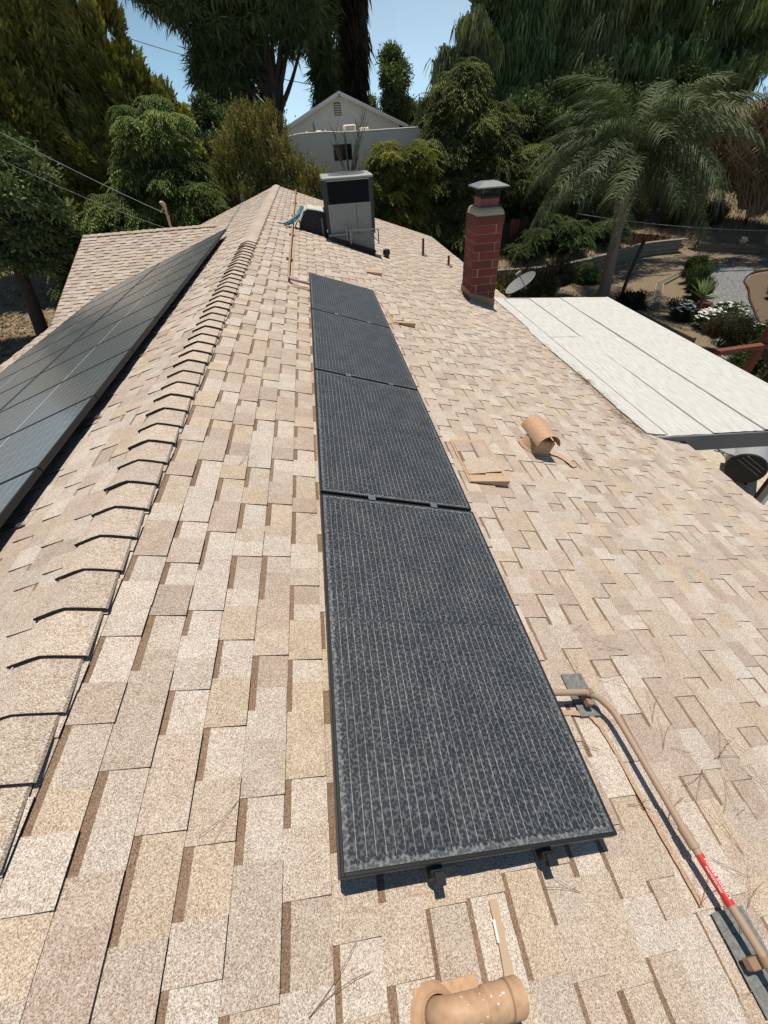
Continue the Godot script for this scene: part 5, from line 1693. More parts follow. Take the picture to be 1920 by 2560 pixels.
func make_sprays():
	rng.seed = 400
	# drooping compound leaf: rachis with paired leaflets
	for v in 2:
		var st := begin()
		for f in 4:
			var yaw := TAU * f / 4.0 + rng.randf_range(-0.4, 0.4)
			var out := Vector3(cos(yaw), 0, sin(yaw))
			var sd := Vector3(-sin(yaw), 0, cos(yaw))
			var n := 6
			for k in n:
				var u := (k + 0.6) / n
				var p := out * (0.46 * u) + Vector3(0, 0.10 * u - 0.34 * u * u, 0)
				for s in [-1.0, 1.0]:
					var d: Vector3 = (out * 0.45 + sd * s * 0.75 + Vector3(0, -0.55 - 0.3 * u, 0)).normalized()
					leaf(st, p, d, d.cross(Vector3(0, 1, 0)).normalized(), rng.randf_range(0.11, 0.17), 0.045, 0.15)
			var pe := out * 0.46 + Vector3(0, -0.24, 0)
			leaf(st, pe, (out + Vector3(0, -1.2, 0)).normalized(), sd, 0.16, 0.05, 0.1)
		sprays["compound%d" % v] = st.commit()
	# upright plume of a cypress
	for v in 2:
		var st := begin()
		for k in 17:
			var an := rng.randf() * TAU
			var sp := rng.randf_range(0.15, 0.75)
			var d := Vector3(cos(an) * sp, 1.0, sin(an) * sp).normalized()
			var base := Vector3(cos(an + 0.5) * 0.06, rng.randf_range(0.0, 0.34), sin(an + 0.5) * 0.06)
			leaf(st, base, d, d.cross(Vector3(cos(an * 3.0), 0.2, sin(an * 3.0))).normalized(), rng.randf_range(0.16, 0.32), rng.randf_range(0.055, 0.095), 0.15)
		sprays["plume%d" % v] = st.commit()
	# hanging needle-like strands
	for v in 2:
		var st := begin()
		for k in 12:
			var an := rng.randf() * TAU
			var r := rng.randf_range(0.02, 0.24)
			var p := Vector3(cos(an) * r, rng.randf_range(-0.05, 0.12), sin(an) * r)
			var sw := Vector3(rng.randf_range(-0.5, 0.5), 0, rng.randf_range(-0.5, 0.5))
			var l := rng.randf_range(0.35, 0.75)
			var s := Vector3(cos(an * 2.0), 0, sin(an * 2.0)) * 0.021
			var q := p + Vector3(0, -l * 0.5, 0) + sw * 0.16
			var e := p + Vector3(0, -l, 0) + sw * 0.20
			tri(st, p - s, p + s, q)
			tri(st, q - s, q + s, e)
			tri(st, p + s * 0.3, q + s, q - s)
		sprays["strand%d" % v] = st.commit()
	# wispy tufts of fine foliage
	for v in 2:
		var st := begin()
		for k in 15:
			var d := Vector3(rng.randfn(), rng.randfn() * 0.7 - 0.15, rng.randfn()).normalized()
			var p := d * rng.randf_range(0.02, 0.18)
			var s := d.cross(Vector3(rng.randfn(), rng.randfn(), rng.randfn())).normalized()
			leaf(st, p, (d + Vector3(0, -0.55, 0)).normalized(), s, rng.randf_range(0.26, 0.50), rng.randf_range(0.028, 0.045), 0.1)
		sprays["wisp%d" % v] = st.commit()
	# small leaves pointing every way
	for v in 2:
		var st := begin()
		for k in 20:
			var d := Vector3(rng.randfn(), rng.randfn() * 0.8 + 0.25, rng.randfn()).normalized()
			var p := d * rng.randf_range(0.02, 0.20)
			var s := d.cross(Vector3(rng.randfn(), rng.randfn(), rng.randfn())).normalized()
			leaf(st, p, (d + Vector3(rng.randfn(), rng.randfn(), rng.randfn()) * 0.4).normalized(), s, rng.randf_range(0.07, 0.12), rng.randf_range(0.035, 0.055), 0.1)
		sprays["leafy%d" % v] = st.commit()
	# stiff twiggy stems with tiny leaves
	for v in 2:
		var st := begin()
		for k in 9:
			var d := Vector3(rng.randf_range(-0.5, 0.5), 1.0, rng.randf_range(-0.5, 0.5)).normalized()
			var s := d.cross(Vector3(rng.randfn(), 0.1, rng.randfn())).normalized()
			var p0 := Vector3(rng.randf_range(-0.08, 0.08), 0, rng.randf_range(-0.08, 0.08))
			var l := rng.randf_range(0.3, 0.6)
			tri(st, p0 - s * 0.006, p0 + s * 0.006, p0 + d * l)
			for j in 4:
				var q := p0 + d * l * rng.randf_range(0.35, 1.0)
				var ld := (d + Vector3(rng.randfn(), 0.2, rng.randfn()) * 0.7).normalized()
				leaf(st, q, ld, ld.cross(Vector3(rng.randfn(), 1, rng.randfn())).normalized(), rng.randf_range(0.06, 0.10), 0.03, 0.1)
		sprays["twig%d" % v] = st.commit()
	# dry canes
	var sc := begin()
	for k in 10:
		var p0 := Vector3(rng.randf_range(-0.15, 0.15), 0, rng.randf_range(-0.15, 0.15))
		var tp := p0 + Vector3(rng.randf_range(-0.9, -0.1), rng.randf_range(0.9, 1.5), rng.randf_range(-0.3, 0.3))
		var md := p0.lerp(tp, 0.55) + Vector3(0.12, 0.15, 0)
		var s := Vector3(0.010, 0.0, 0.010)
		tri(sc, p0 - s, p0 + s, md)
		tri(sc, md - s, md + s, tp)
		for j in 3:
			var q := md.lerp(tp, rng.randf())
			var ld := Vector3(rng.randfn(), 0.6, rng.randfn()).normalized()
			leaf(sc, q, ld, ld.cross(Vector3(0.3, 1, 0.2)).normalized(), 0.14, 0.022, 0.1)
	sprays["cane0"] = sc.commit()
	sprays["cane1"] = sprays["cane0"]

func leaf_mat(key: String, trans: float) -> StandardMaterial3D:
	if M.has(key): return M[key]
	var m := StandardMaterial3D.new()
	m.vertex_color_use_as_albedo = true
	m.roughness = 0.7
	m.metallic_specular = 0.2
	m.cull_mode = BaseMaterial3D.CULL_DISABLED
	m.backlight_enabled = true
	m.backlight = Color(trans, trans * 1.1, trans * 0.4)
	M[key] = m
	return m

func crown(parent: Node, called: String, lobes: Array, kind: String, count: int, cols: Array, size: float, clump := 26, tilt := 0.0):
	# lobes: [cx, cy, cz, rx, ry, rz] in the parent's axes
	var nz := FastNoiseLite.new()
	nz.seed = rng.randi() % 1000
	nz.frequency = 1.1
	var total := 0.0
	for l in lobes: total += pow(l[3] * l[4] * l[5], 0.667)
	for v in [rng.randi() % 2]:
		var xs := []
		var cs := []
		for l in lobes:
			var share := int(count * 0.8 * pow(l[3] * l[4] * l[5], 0.667) / total)
			var nc := maxi(5, clump)
			var centers := []
			for k in nc:
				var d := Vector3(rng.randfn(), rng.randfn() * 0.9 + 0.12, rng.randfn()).normalized()
				var r := rng.randf_range(0.55, 1.0) * (1.0 + 0.28 * nz.get_noise_3dv(d * 2.0 + Vector3(l[0], l[1], l[2])))
				centers.append([d * r, rng.randf_range(0.16, 0.34), rng.randf_range(0.60, 1.45), rng.randf()])
			for k in share:
				var c: Array = centers[rng.randi() % nc]
				var q := Vector3(rng.randfn(), rng.randfn() * 0.45, rng.randfn()) * 0.55
				if kind == "plume": q = Vector3(q.x * 0.7, q.y * 3.2, q.z * 0.7)
				elif kind == "strand": q.y *= 1.8
				var p: Vector3 = c[0] + q * c[1]
				var w := Vector3(l[0] + p.x * l[3], l[1] + p.y * l[4], l[2] + p.z * l[5])
				var s := size * rng.randf_range(0.85, 1.6)
				var b := Basis.from_euler(Vector3(rng.randf_range(-0.35, 0.35), rng.randf() * TAU, rng.randf_range(-0.35, 0.35)))
				if kind == "plume":
					var outd := Vector3(p.x, 0, p.z) * 0.95
					b = Basis(Quaternion(Vector3.UP, (Vector3.UP + outd + Vector3(tilt, 0, 0)).normalized())) * Basis(Vector3.UP, rng.randf() * TAU)
				elif kind == "leafy":
					b = Basis.from_euler(Vector3(rng.randf() * TAU, rng.randf() * TAU, rng.randf() * TAU))
				elif kind == "cane":
					b = Basis(Vector3.UP, rng.randf_range(-0.5, 0.5)) * Basis(Vector3(0, 0, 1), rng.randf_range(-0.25, 0.35))
				xs.append(Transform3D(b.scaled(Vector3.ONE * s), w))
				var t: float = clampf(c[3] * 0.7 + rng.randf() * 0.5 - 0.1, 0.0, 1.0)
				var col: Color = (cols[0] as Color).lerp(cols[1], t)
				var g: float = c[2] * rng.randf_range(0.65, 1.4)
				cs.append(Color(col.r * g, col.g * g, col.b * g))
		var mm := MultiMesh.new()
		mm.transform_format = MultiMesh.TRANSFORM_3D
		mm.use_colors = true
		mm.mesh = sprays[kind + str(v)]
		mm.instance_count = xs.size()
		for i in xs.size():
			mm.set_instance_transform(i, xs[i])
			mm.set_instance_color(i, cs[i])
		var o := MultiMeshInstance3D.new()
		o.name = called
		o.multimesh = mm
		o.set_meta("kind", "stuff")
		o.material_override = leaf_mat("leaf_" + kind, 0.5 if kind != "cane" else 0.2)
		parent.add_child(o, true)

func limbs(st: SurfaceTool, base: Vector3, top: Vector3, r: float, lobes: Array, spread := 1.0):
	# tapered trunk from base to top, limbs out to the lobes
	var bend := Vector3(rng.randf_range(-0.2, 0.2), 0, rng.randf_range(-0.2, 0.2)) * (top - base).length() * 0.2
	var pts := curve([base, base.lerp(top, 0.35) + bend, base.lerp(top, 0.7) + bend * 0.6, top], 4)
	var rad := []
	for i in pts.size(): rad.append(lerpf(r * (1.25 if i == 0 else 1.0), r * 0.45, float(i) / (pts.size() - 1)))
	tube(st, pts, rad, 9)
	for l in lobes:
		for k in 3:
			var a: Vector3 = pts[int(pts.size() * rng.randf_range(0.45, 0.95))]
			var e := Vector3(l[0] + rng.randf_range(-0.6, 0.6) * l[3], l[1] + rng.randf_range(-0.2, 0.6) * l[4], l[2] + rng.randf_range(-0.5, 0.5) * l[5])
			var m := a.lerp(e, 0.5) + Vector3(0, -0.06 * (e - a).length() * spread, 0)
			tube(st, curve([a, m, e], 4), [r * 0.40, r * 0.36, r * 0.31, r * 0.27, r * 0.22, r * 0.18, r * 0.14, r * 0.10, r * 0.05], 6)

func tree(called: String, label: String, base: Vector3, trunk_top: Vector3, r: float, lobes: Array, kind: String, count: int, cols: Array, size: float, group := "", clump := 26, tilt := 0.0, category := "tree") -> Node3D:
	# lobes in world axes; the node stands at the trunk's foot
	var t := thing(called, label, category, base, group)
	var own := []
	for l in lobes: own.append([l[0] - base.x, l[1] - base.y, l[2] - base.z, l[3], l[4], l[5]])
	var st := begin()
	limbs(st, Vector3(0, -0.15, 0), trunk_top - base, r, own)
	part("trunk", st.commit(), M.bark, t)
	crown(t, "crown", own, kind, count, cols, size, clump, tilt)
	return t

func shrub(called: String, label: String, at: Vector3, lobes: Array, kind: String, count: int, cols: Array, size: float, group := "", clump := 14) -> Node3D:
	# lobes relative to the foot
	var t := thing(called, label, "shrub", at, group)
	var st := begin()
	for l in lobes:
		for k in 3:
			var e := Vector3(l[0] + rng.randf_range(-0.5, 0.5) * l[3], l[1] + 0.3 * l[4], l[2] + rng.randf_range(-0.5, 0.5) * l[5])
			tube(st, [Vector3(rng.randf_range(-0.05, 0.05), -0.05, rng.randf_range(-0.05, 0.05)), e * Vector3(0.4, 0.55, 0.4), e], [0.03, 0.02, 0.006], 5)
	part("stem", st.commit(), M.bark, t)
	crown(t, "foliage", lobes, kind, count, cols, size, clump)
	return t

func G(x: float, z: float) -> Vector3:
	return Vector3(x, gy(x, z), z)

func build_trees():
	make_sprays()
	rng.seed = 500
	var olive := [Color(0.144, 0.150, 0.041), Color(0.396, 0.360, 0.102)]
	var green := [Color(0.075, 0.115, 0.036), Color(0.180, 0.215, 0.068)]
	var dark := [Color(0.071, 0.106, 0.045), Color(0.161, 0.189, 0.080)]
	var yellow := [Color(0.196, 0.184, 0.057), Color(0.345, 0.293, 0.109)]
	var pale := [Color(0.129, 0.157, 0.079), Color(0.251, 0.265, 0.129)]
	# cypress-like group at the upper left
	tree("cypress_tree", "tall olive green cypress at the left edge of the picture", G(-9.3, -27), Vector3(-9.2, 5.5, -27), 0.28, [[-9.3, 0.2, -26.6, 2.3, 2.2, 2.0], [-9.2, 3.0, -27, 1.9, 2.0, 1.6], [-9.0, 5.4, -27, 1.35, 1.9, 1.2], [-8.7, 7.4, -27, 0.7, 1.3, 0.7], [-10.6, 1.6, -25.8, 1.8, 2.0, 1.5], [-10.2, 4.6, -27.3, 1.4, 2.0, 1.3]], "plume", 11050, olive, 0.83, "olive cypresses on the left", 26, 0.12)
	tree("cypress_tree", "pointed olive cypress left of the gap of sky", G(-6.7, -27), Vector3(-6.6, 5.0, -27), 0.26, [[-7.0, 0.3, -26.4, 2.1, 2.0, 1.7], [-6.7, 2.6, -27, 1.6, 1.8, 1.3], [-6.6, 4.7, -27, 1.15, 1.7, 1.0], [-6.9, 6.5, -27, 0.65, 1.2, 0.6], [-5.5, 1.4, -26.8, 1.2, 1.7, 1.0]], "plume", 9520, olive, 0.79, "olive cypresses on the left", 26, -0.15)
	tree("cypress_tree", "short olive cypress shoulder beside the dark feathery tree", G(-4.6, -27.5), Vector3(-4.7, 1.5, -27.5), 0.2, [[-4.9, 0.0, -27.2, 1.5, 1.6, 1.2], [-5.0, 1.6, -27.5, 1.0, 1.3, 0.9]], "plume", 3400, olive, 0.73, "olive cypresses on the left", 24, -0.1)
	tree("cypress_tree", "olive cypress leaning in from beyond the left edge", G(-13.2, -26.5), Vector3(-13.0, 4.5, -26.5), 0.26, [[-12.8, 0.4, -26, 2.2, 2.2, 1.8], [-12.6, 3.4, -26.5, 1.8, 2.1, 1.5], [-12.4, 6.0, -26.5, 1.2, 1.8, 1.1]], "plume", 6120, olive, 0.83, "olive cypresses on the left", 24, 0.15)
	# bright green compound-leaved tree behind the wing
	tree("broadleaf_tree", "bright green drooping-leaved tree behind the wing ridge", G(-4.7, -21.6), Vector3(-4.6, -0.2, -21.6), 0.16, [[-4.25, 1.75, -21.7, 1.15, 0.8, 1.0], [-4.25, 0.45, -21.6, 1.55, 1.1, 1.2], [-5.6, -0.75, -21.2, 1.6, 1.0, 1.1], [-3.7, -0.55, -21.2, 1.2, 1.0, 1.0], [-6.9, -1.5, -20.8, 1.4, 1.1, 1.1], [-5.0, -1.7, -20.6, 1.8, 0.9, 0.9]], "compound", 3800, green, 0.82, "", 30)
	tree("broadleaf_tree", "low green leafy tree left of the wing roof", G(-7.8, -21.0), Vector3(-7.7, -2.2, -21.0), 0.12, [[-7.7, -2.0, -20.9, 1.2, 1.1, 1.0], [-8.7, -2.6, -21.4, 1.0, 0.9, 1.0]], "compound", 1300, green, 0.75, "", 22)
	# dull near tree at the left edge
	tree("broadleaf_tree", "dull dark green small-leaved tree at the left edge", G(-10.6, -19.6), Vector3(-9.6, 0.0, -19.6), 0.28, [[-8.6, 0.55, -19.8, 1.2, 1.35, 1.2], [-9.8, 1.4, -19.8, 1.5, 1.4, 1.4], [-8.9, -1.0, -19.8, 1.0, 1.0, 1.1], [-10.6, -0.3, -19.4, 1.5, 1.5, 1.4], [-11.8, 0.8, -19.4, 1.6, 1.8, 1.5]], "leafy", 7000, dark.map(func(c): return c * 1.35), 1.35, "", 34)
	# big dark feathery tree, with dark columns beside it
	tree("feathery_tree", "huge dark feathery tree with forked trunk in the upper middle", G(-0.9, -40), Vector3(-0.3, 4.6, -40), 0.6, [[-3.3, 6.7, -40, 2.7, 2.2, 2.0], [-0.4, 7.2, -40, 2.8, 2.0, 2.0], [1.6, 6.4, -40.2, 1.8, 1.6, 1.6], [-3.6, 4.6, -40, 1.7, 1.1, 1.4], [-5.9, 8.0, -40, 1.7, 1.1, 1.4], [1.2, 9.4, -40, 3.4, 1.8, 2.2], [-3.0, 9.4, -40, 3.6, 1.8, 2.2], [-3.4, 2.9, -39.6, 1.4, 1.1, 1.3], [-2.0, 4.9, -40.4, 1.5, 1.2, 1.3]], "wisp", 8500, dark, 1.15, "", 80)
	tree("broadleaf_tree", "dark green tree under the feathery tree, left of the shrub", G(-5.2, -34), Vector3(-5.0, 0.5, -34), 0.25, [[-4.6, 1.4, -34, 2.1, 1.6, 1.5], [-3.2, -0.4, -33, 2.2, 1.6, 1.4], [-6.4, 0.4, -33.5, 1.8, 1.5, 1.4], [-1.4, -0.6, -33.6, 1.6, 1.4, 1.2]], "leafy", 4200, dark, 1.6, "", 28)
	# ivy column and shaggy palm
	var col := thing("shaggy_trunk", "thick dark ivy-wrapped trunk left of the shaggy palm", "tree", G(3.05, -42))
	part("trunk", tube_mesh([Vector3(0, 0, 0), Vector3(0.05, 5, 0), Vector3(0, 10.5, 0)], [0.62, 0.55, 0.5], 12), M.bark, col)
	crown(col, "crown", [[0, 4.0, 0, 0.8, 2.4, 0.8], [0.05, 6.8, 0, 0.85, 2.2, 0.8], [0, 9.6, 0, 1.2, 2.2, 1.0], [-0.2, 11.0, 0, 1.9, 1.8, 1.2]], "wisp", 2600, dark, 1.3, 26)
	var fp := thing("fan_palm", "fan palm with a shaggy skirt of dead fronds", "palm", G(5.55, -44))
	part("trunk", tube_mesh([Vector3(0, 0, 0), Vector3(0, 6, 0), Vector3(0.1, 12.0, 0)], [0.36, 0.32, 0.30], 12), M.palm_bark, fp)
	crown(fp, "dead_frond_skirt", [[0, 4.4, 0, 0.42, 1.4, 0.42], [0, 6.2, 0, 0.55, 1.6, 0.55], [0, 8.0, 0, 0.62, 1.7, 0.62], [0.05, 9.8, 0, 0.68, 1.6, 0.68]], "strand", 1700, [Color(0.045, 0.034, 0.024), Color(0.105, 0.080, 0.055)], 1.9, 22)
	crown(fp, "crown", [[0.1, 12.4, 0, 1.8, 1.2, 1.8]], "strand", 500, green, 2.0, 16)
	# small trees in the sky gap
	tree("broadleaf_tree", "small dark tree standing alone in the sky gap", G(8.8, -46), Vector3(8.8, 3.5, -46), 0.16, [[8.8, 3.9, -46, 1.15, 1.1, 1.0], [8.9, 2.4, -46, 1.35, 1.1, 1.0], [8.5, 5.0, -46, 0.6, 0.7, 0.6], [9.8, 1.5, -46, 1.3, 0.9, 1.0], [7.6, 1.2, -46, 1.0, 0.9, 0.9]], "leafy", 2600, dark.map(func(c): return c * 1.5), 1.7, "", 22)
	tree("broadleaf_tree", "thin dark tree between the two shaggy trunks", G(4.4, -47), Vector3(4.4, 3.0, -47), 0.12, [[4.4, 2.6, -47, 0.7, 1.3, 0.7], [6.7, 2.2, -47, 0.8, 1.0, 0.7], [4.5, 4.4, -47, 0.5, 0.9, 0.5]], "leafy", 1000, dark.map(func(c): return c * 1.5), 1.5, "", 16)
	# yellow shrub in front of the motorhome, and the bush by the air conditioner
	shrub("brushy_shrub", "large yellow-green brushy shrub left of the motorhome", G(-0.9, -24.0), [[0, 1.5, 0, 1.9, 1.4, 1.3], [0.2, 3.2, 0, 1.7, 1.2, 1.1], [-1.2, 2.6, 0.1, 1.2, 1.2, 1.0], [1.5, 2.6, 0.2, 1.1, 1.2, 1.0], [0.4, 4.7, 0, 1.0, 0.9, 0.7], [-2.2, 1.4, 0.2, 1.2, 1.3, 0.9], [-1.9, 2.6, 0.1, 0.9, 1.0, 0.8], [2.1, 1.4, 0.3, 1.0, 1.2, 0.9], [-0.7, 4.1, 0, 0.8, 0.8, 0.7]], "twig", 7600, yellow, 1.15, "", 30)
	shrub("brushy_shrub", "small yellow-green bush just behind the air conditioner's top", G(1.9, -23.5), [[0, 2.2, 0, 0.9, 1.0, 0.8], [0.5, 3.0, 0, 0.6, 0.6, 0.6], [-0.6, 1.4, 0.2, 0.8, 1.0, 0.7]], "leafy", 1500, yellow.map(func(c): return c * 0.75), 1.3, "", 16)
	# bare tree before the motorhome
	var bt := thing("bare_tree", "leafless grey twigs of a bare tree before the motorhome", "tree", G(3.1, -25.5))
	var st := begin()
	tube(st, [Vector3(0, 0, 0), Vector3(0.05, 2.6, 0)], [0.07, 0.05], 7)
	for k in 15:
		var a := Vector3(rng.randf_range(-0.05, 0.05), rng.randf_range(1.6, 2.9), 0)
		var e := Vector3(rng.randf_range(-0.9, 1.2), rng.randf_range(3.6, 5.4), rng.randf_range(-0.4, 0.4))
		var m := a.lerp(e, 0.5) + Vector3(-e.x * 0.12, 0.1, 0)
		tube(st, curve([a, m, e], 4), [0.035, 0.03, 0.027, 0.024, 0.02, 0.017, 0.013, 0.01, 0.006], 5)
		for j in 3:
			var b := m.lerp(e, rng.randf_range(0.1, 0.8))
			tube(st, [b, b + Vector3(rng.randf_range(-0.35, 0.35), rng.randf_range(0.3, 0.7), rng.randf_range(-0.2, 0.2))], [0.012, 0.004], 4)
	part("branches", st.commit(), M.grey_wood, bt)
	# leafy trees right of the air conditioner
	shrub("leafy_bush", "yellowish green bush right of the air conditioner", G(4.4, -22.5), [[0.2, 4.5, 0, 0.8, 0.6, 0.7], [1.3, 4.3, -0.2, 0.9, 0.7, 0.7], [-0.2, 2.3, 0, 1.0, 1.1, 0.9], [0.1, 3.6, 0, 0.9, 0.9, 0.8], [0.9, 1.6, 0, 1.1, 1.2, 0.9], [-0.7, 1.2, 0.2, 0.9, 1.1, 0.8], [1.0, 3.0, -0.2, 0.9, 1.0, 0.8]], "compound", 3800, [Color(0.075, 0.105, 0.020), Color(0.200, 0.180, 0.040)], 0.66, "", 30)
	tree("broadleaf_tree", "tall dark green drooping-leaved tree behind the chimney", G(8.2, -25.5), Vector3(8.2, 0.8, -25.5), 0.25, [[8.5, 1.7, -25.5, 1.4, 1.1, 1.2], [8.5, 2.7, -25.5, 0.75, 0.6, 0.7], [7.3, 0.3, -25.2, 1.5, 1.2, 1.2], [9.7, 0.7, -25.3, 1.5, 1.3, 1.2], [7.2, -1.2, -24.6, 1.6, 1.2, 1.1], [9.5, -1.0, -24.6, 1.7, 1.3, 1.2], [11.2, -0.4, -24.8, 1.2, 1.2, 1.1], [6.0, -1.8, -24.2, 1.2, 1.0, 1.0], [8.2, -2.5, -24.0, 1.8, 0.9, 0.9]], "compound", 6800, green.map(func(c): return c * Color(0.92, 0.82, 0.9)), 0.85, "", 30)
	tree("broadleaf_tree", "pale feathery tree behind the drooping-leaved tree", G(8.0, -31), Vector3(7.9, 2.2, -31), 0.2, [[8.4, 1.4, -31, 1.0, 1.2, 0.9], [9.4, 2.9, -31, 0.9, 1.1, 0.9], [10.6, 4.4, -31, 0.9, 1.1, 0.9], [7.6, 0.2, -31, 1.0, 1.0, 0.9]], "strand", 2600, pale, 1.0, "", 22)
	# tall dark weeping trees across the upper right
	tree("cypress_tree", "narrow dark cypress at the right of the sky gap", G(13.1, -37), Vector3(13.1, 6.5, -37), 0.25, [[13.1, 3.4, -37, 0.9, 2.2, 0.9], [13.1, 6.2, -37, 0.65, 1.8, 0.7], [13.0, 8.6, -37, 0.5, 1.6, 0.6]], "plume", 1700, dark, 1.3, "", 22)
	tree("weeping_tree", "dark weeping tree right of the narrow cypress", G(15.0, -36.5), Vector3(15.0, 5.0, -36.5), 0.4, [[14.8, 4.2, -36.5, 1.6, 1.9, 1.4], [16.0, 6.6, -36.5, 2.1, 2.0, 1.6], [16.4, 3.0, -36, 1.9, 1.9, 1.4], [14.9, 8.0, -36.6, 1.3, 1.6, 1.3], [14.6, 1.4, -35.6, 1.7, 1.5, 1.3]], "strand", 4200, dark.map(func(c): return c * 1.6), 1.15, "dark weeping trees at the upper right", 50)
	tree("weeping_tree", "grey-green weeping tree in the middle of the upper right", G(19.5, -37), Vector3(19.5, 4.5, -37), 0.4, [[18.8, 3.4, -36.6, 2.2, 2.6, 1.6], [20.2, 6.4, -37, 2.6, 2.2, 1.8], [21.0, 2.8, -36.5, 2.2, 2.4, 1.6], [18.2, 6.8, -37, 1.8, 2.0, 1.6]], "strand", 4000, pale.map(func(c): return c * 1.25), 1.15, "dark weeping trees at the upper right", 50)
	tree("weeping_tree", "dark weeping tree at the upper right corner", G(26, -36), Vector3(26, 4.5, -36), 0.4, [[24.0, 3.6, -35.6, 2.3, 2.4, 1.7], [26.6, 5.6, -36, 2.9, 2.4, 2.0], [27.6, 2.0, -35, 2.6, 2.4, 1.8], [24.0, 6.6, -36, 2.2, 2.0, 1.7], [30.5, 4.0, -36, 2.8, 3.0, 2.0], [25.0, 0.6, -34, 2.4, 1.8, 1.5]], "strand", 5200, dark.map(func(c): return c * 1.6), 1.2, "dark weeping trees at the upper right", 50)
	tree("broadleaf_tree", "very dark tree filling the shade left of the queen palm", G(13.8, -28), Vector3(13.8, 0.0, -28), 0.3, [[12.6, 0.2, -27.5, 2.0, 2.0, 1.4], [14.8, 0.6, -28, 2.2, 2.2, 1.5], [17.2, 0.2, -28.5, 2.2, 2.2, 1.5], [13.6, -1.8, -26.8, 2.4, 1.3, 1.2], [16.2, -2.0, -27.2, 2.4, 1.3, 1.2], [19.6, -0.4, -29, 2.2, 2.2, 1.5], [22.4, 0.4, -30, 2.2, 2.2, 1.5]], "leafy", 9000, dark.map(func(c): return c * 0.9), 1.6, "", 34)
	tree("weeping_tree", "tree beyond the right edge whose high crown overhangs the garden", G(27.5, -20), Vector3(26.5, 7.0, -20.5), 0.35, [[18.0, 9.0, -24.6, 1.9, 0.8, 1.2], [21.0, 8.6, -24.0, 2.2, 0.9, 1.3], [24.4, 8.6, -22.5, 2.0, 1.1, 1.4], [15.4, 9.0, -23.6, 1.4, 0.7, 1.0], [27.5, 9.0, -20.5, 2.2, 1.4, 2.0]], "leafy", 2000, dark, 1.5, "", 24)
	queen_palm(Vector3(12.65, GROUND, -17.6))
	garden_plants()

func queen_palm(base: Vector3):
	rng.seed = 640
	var t := thing("queen_palm", "queen palm with arching drooping fronds beyond the patio cover", "palm", base)
	var top := Vector3(-0.35, 4.25, 0.1)
	part("trunk", tube_mesh(curve([Vector3(0, -0.1, 0), Vector3(0.05, 0.5, 0), Vector3(-0.08, 1.7, 0.02), Vector3(-0.2, 2.9, 0.05), Vector3(-0.30, 3.75, 0.1)], 4), [0.36, 0.30, 0.26, 0.23, 0.215, 0.21, 0.20, 0.195, 0.19, 0.185, 0.18, 0.18, 0.18, 0.18, 0.18, 0.185, 0.19], 14), M.palm_bark, t)
	for k in 11:
		var an := k * 2.399
		var y := 2.5 + k * 0.135
		var p := Vector3(-0.22 - 0.02 * k * 0.5 + cos(an) * 0.17, y, 0.06 + sin(an) * 0.17)
		part("leaf_base", tube_mesh([p, p + Vector3(cos(an) * 0.07, 0.30, sin(an) * 0.07), p + Vector3(cos(an) * 0.16, 0.52, sin(an) * 0.16)], [0.10, 0.075, 0.03], 7), M.palm_bark, t)
	# a second thin stem leaning at the foot
	part("stem", tube_mesh(curve([Vector3(0.55, -0.1, 0.5), Vector3(0.75, 0.9, 0.3), Vector3(1.15, 2.0, 0.0)], 4), 0.07, 8), M.bark, t)
	var fr := []
	for v in 3: fr.append(frond_mesh(v))
	leaf_mat("leaf_frond", 0.5).roughness = 0.6
	leaf_mat("leaf_frond", 0.5).metallic_specular = 0.3
	var n := 46
	for k in n:
		var an := k * 2.399 + rng.randf_range(-0.2, 0.2)
		var lift := lerpf(1.30, -0.02, pow(float(k) / (n - 1), 0.8))
		var b := Basis(Vector3.UP, an) * Basis(Vector3(0, 0, 1), lift) * Basis(Vector3(1, 0, 0), rng.randf_range(-0.5, 0.5))
		var s := rng.randf_range(0.92, 1.12)
		part("frond", fr[k % 3], leaf_mat("leaf_frond", 0.5), t, Transform3D(b.scaled_local(Vector3.ONE * s), top))
	

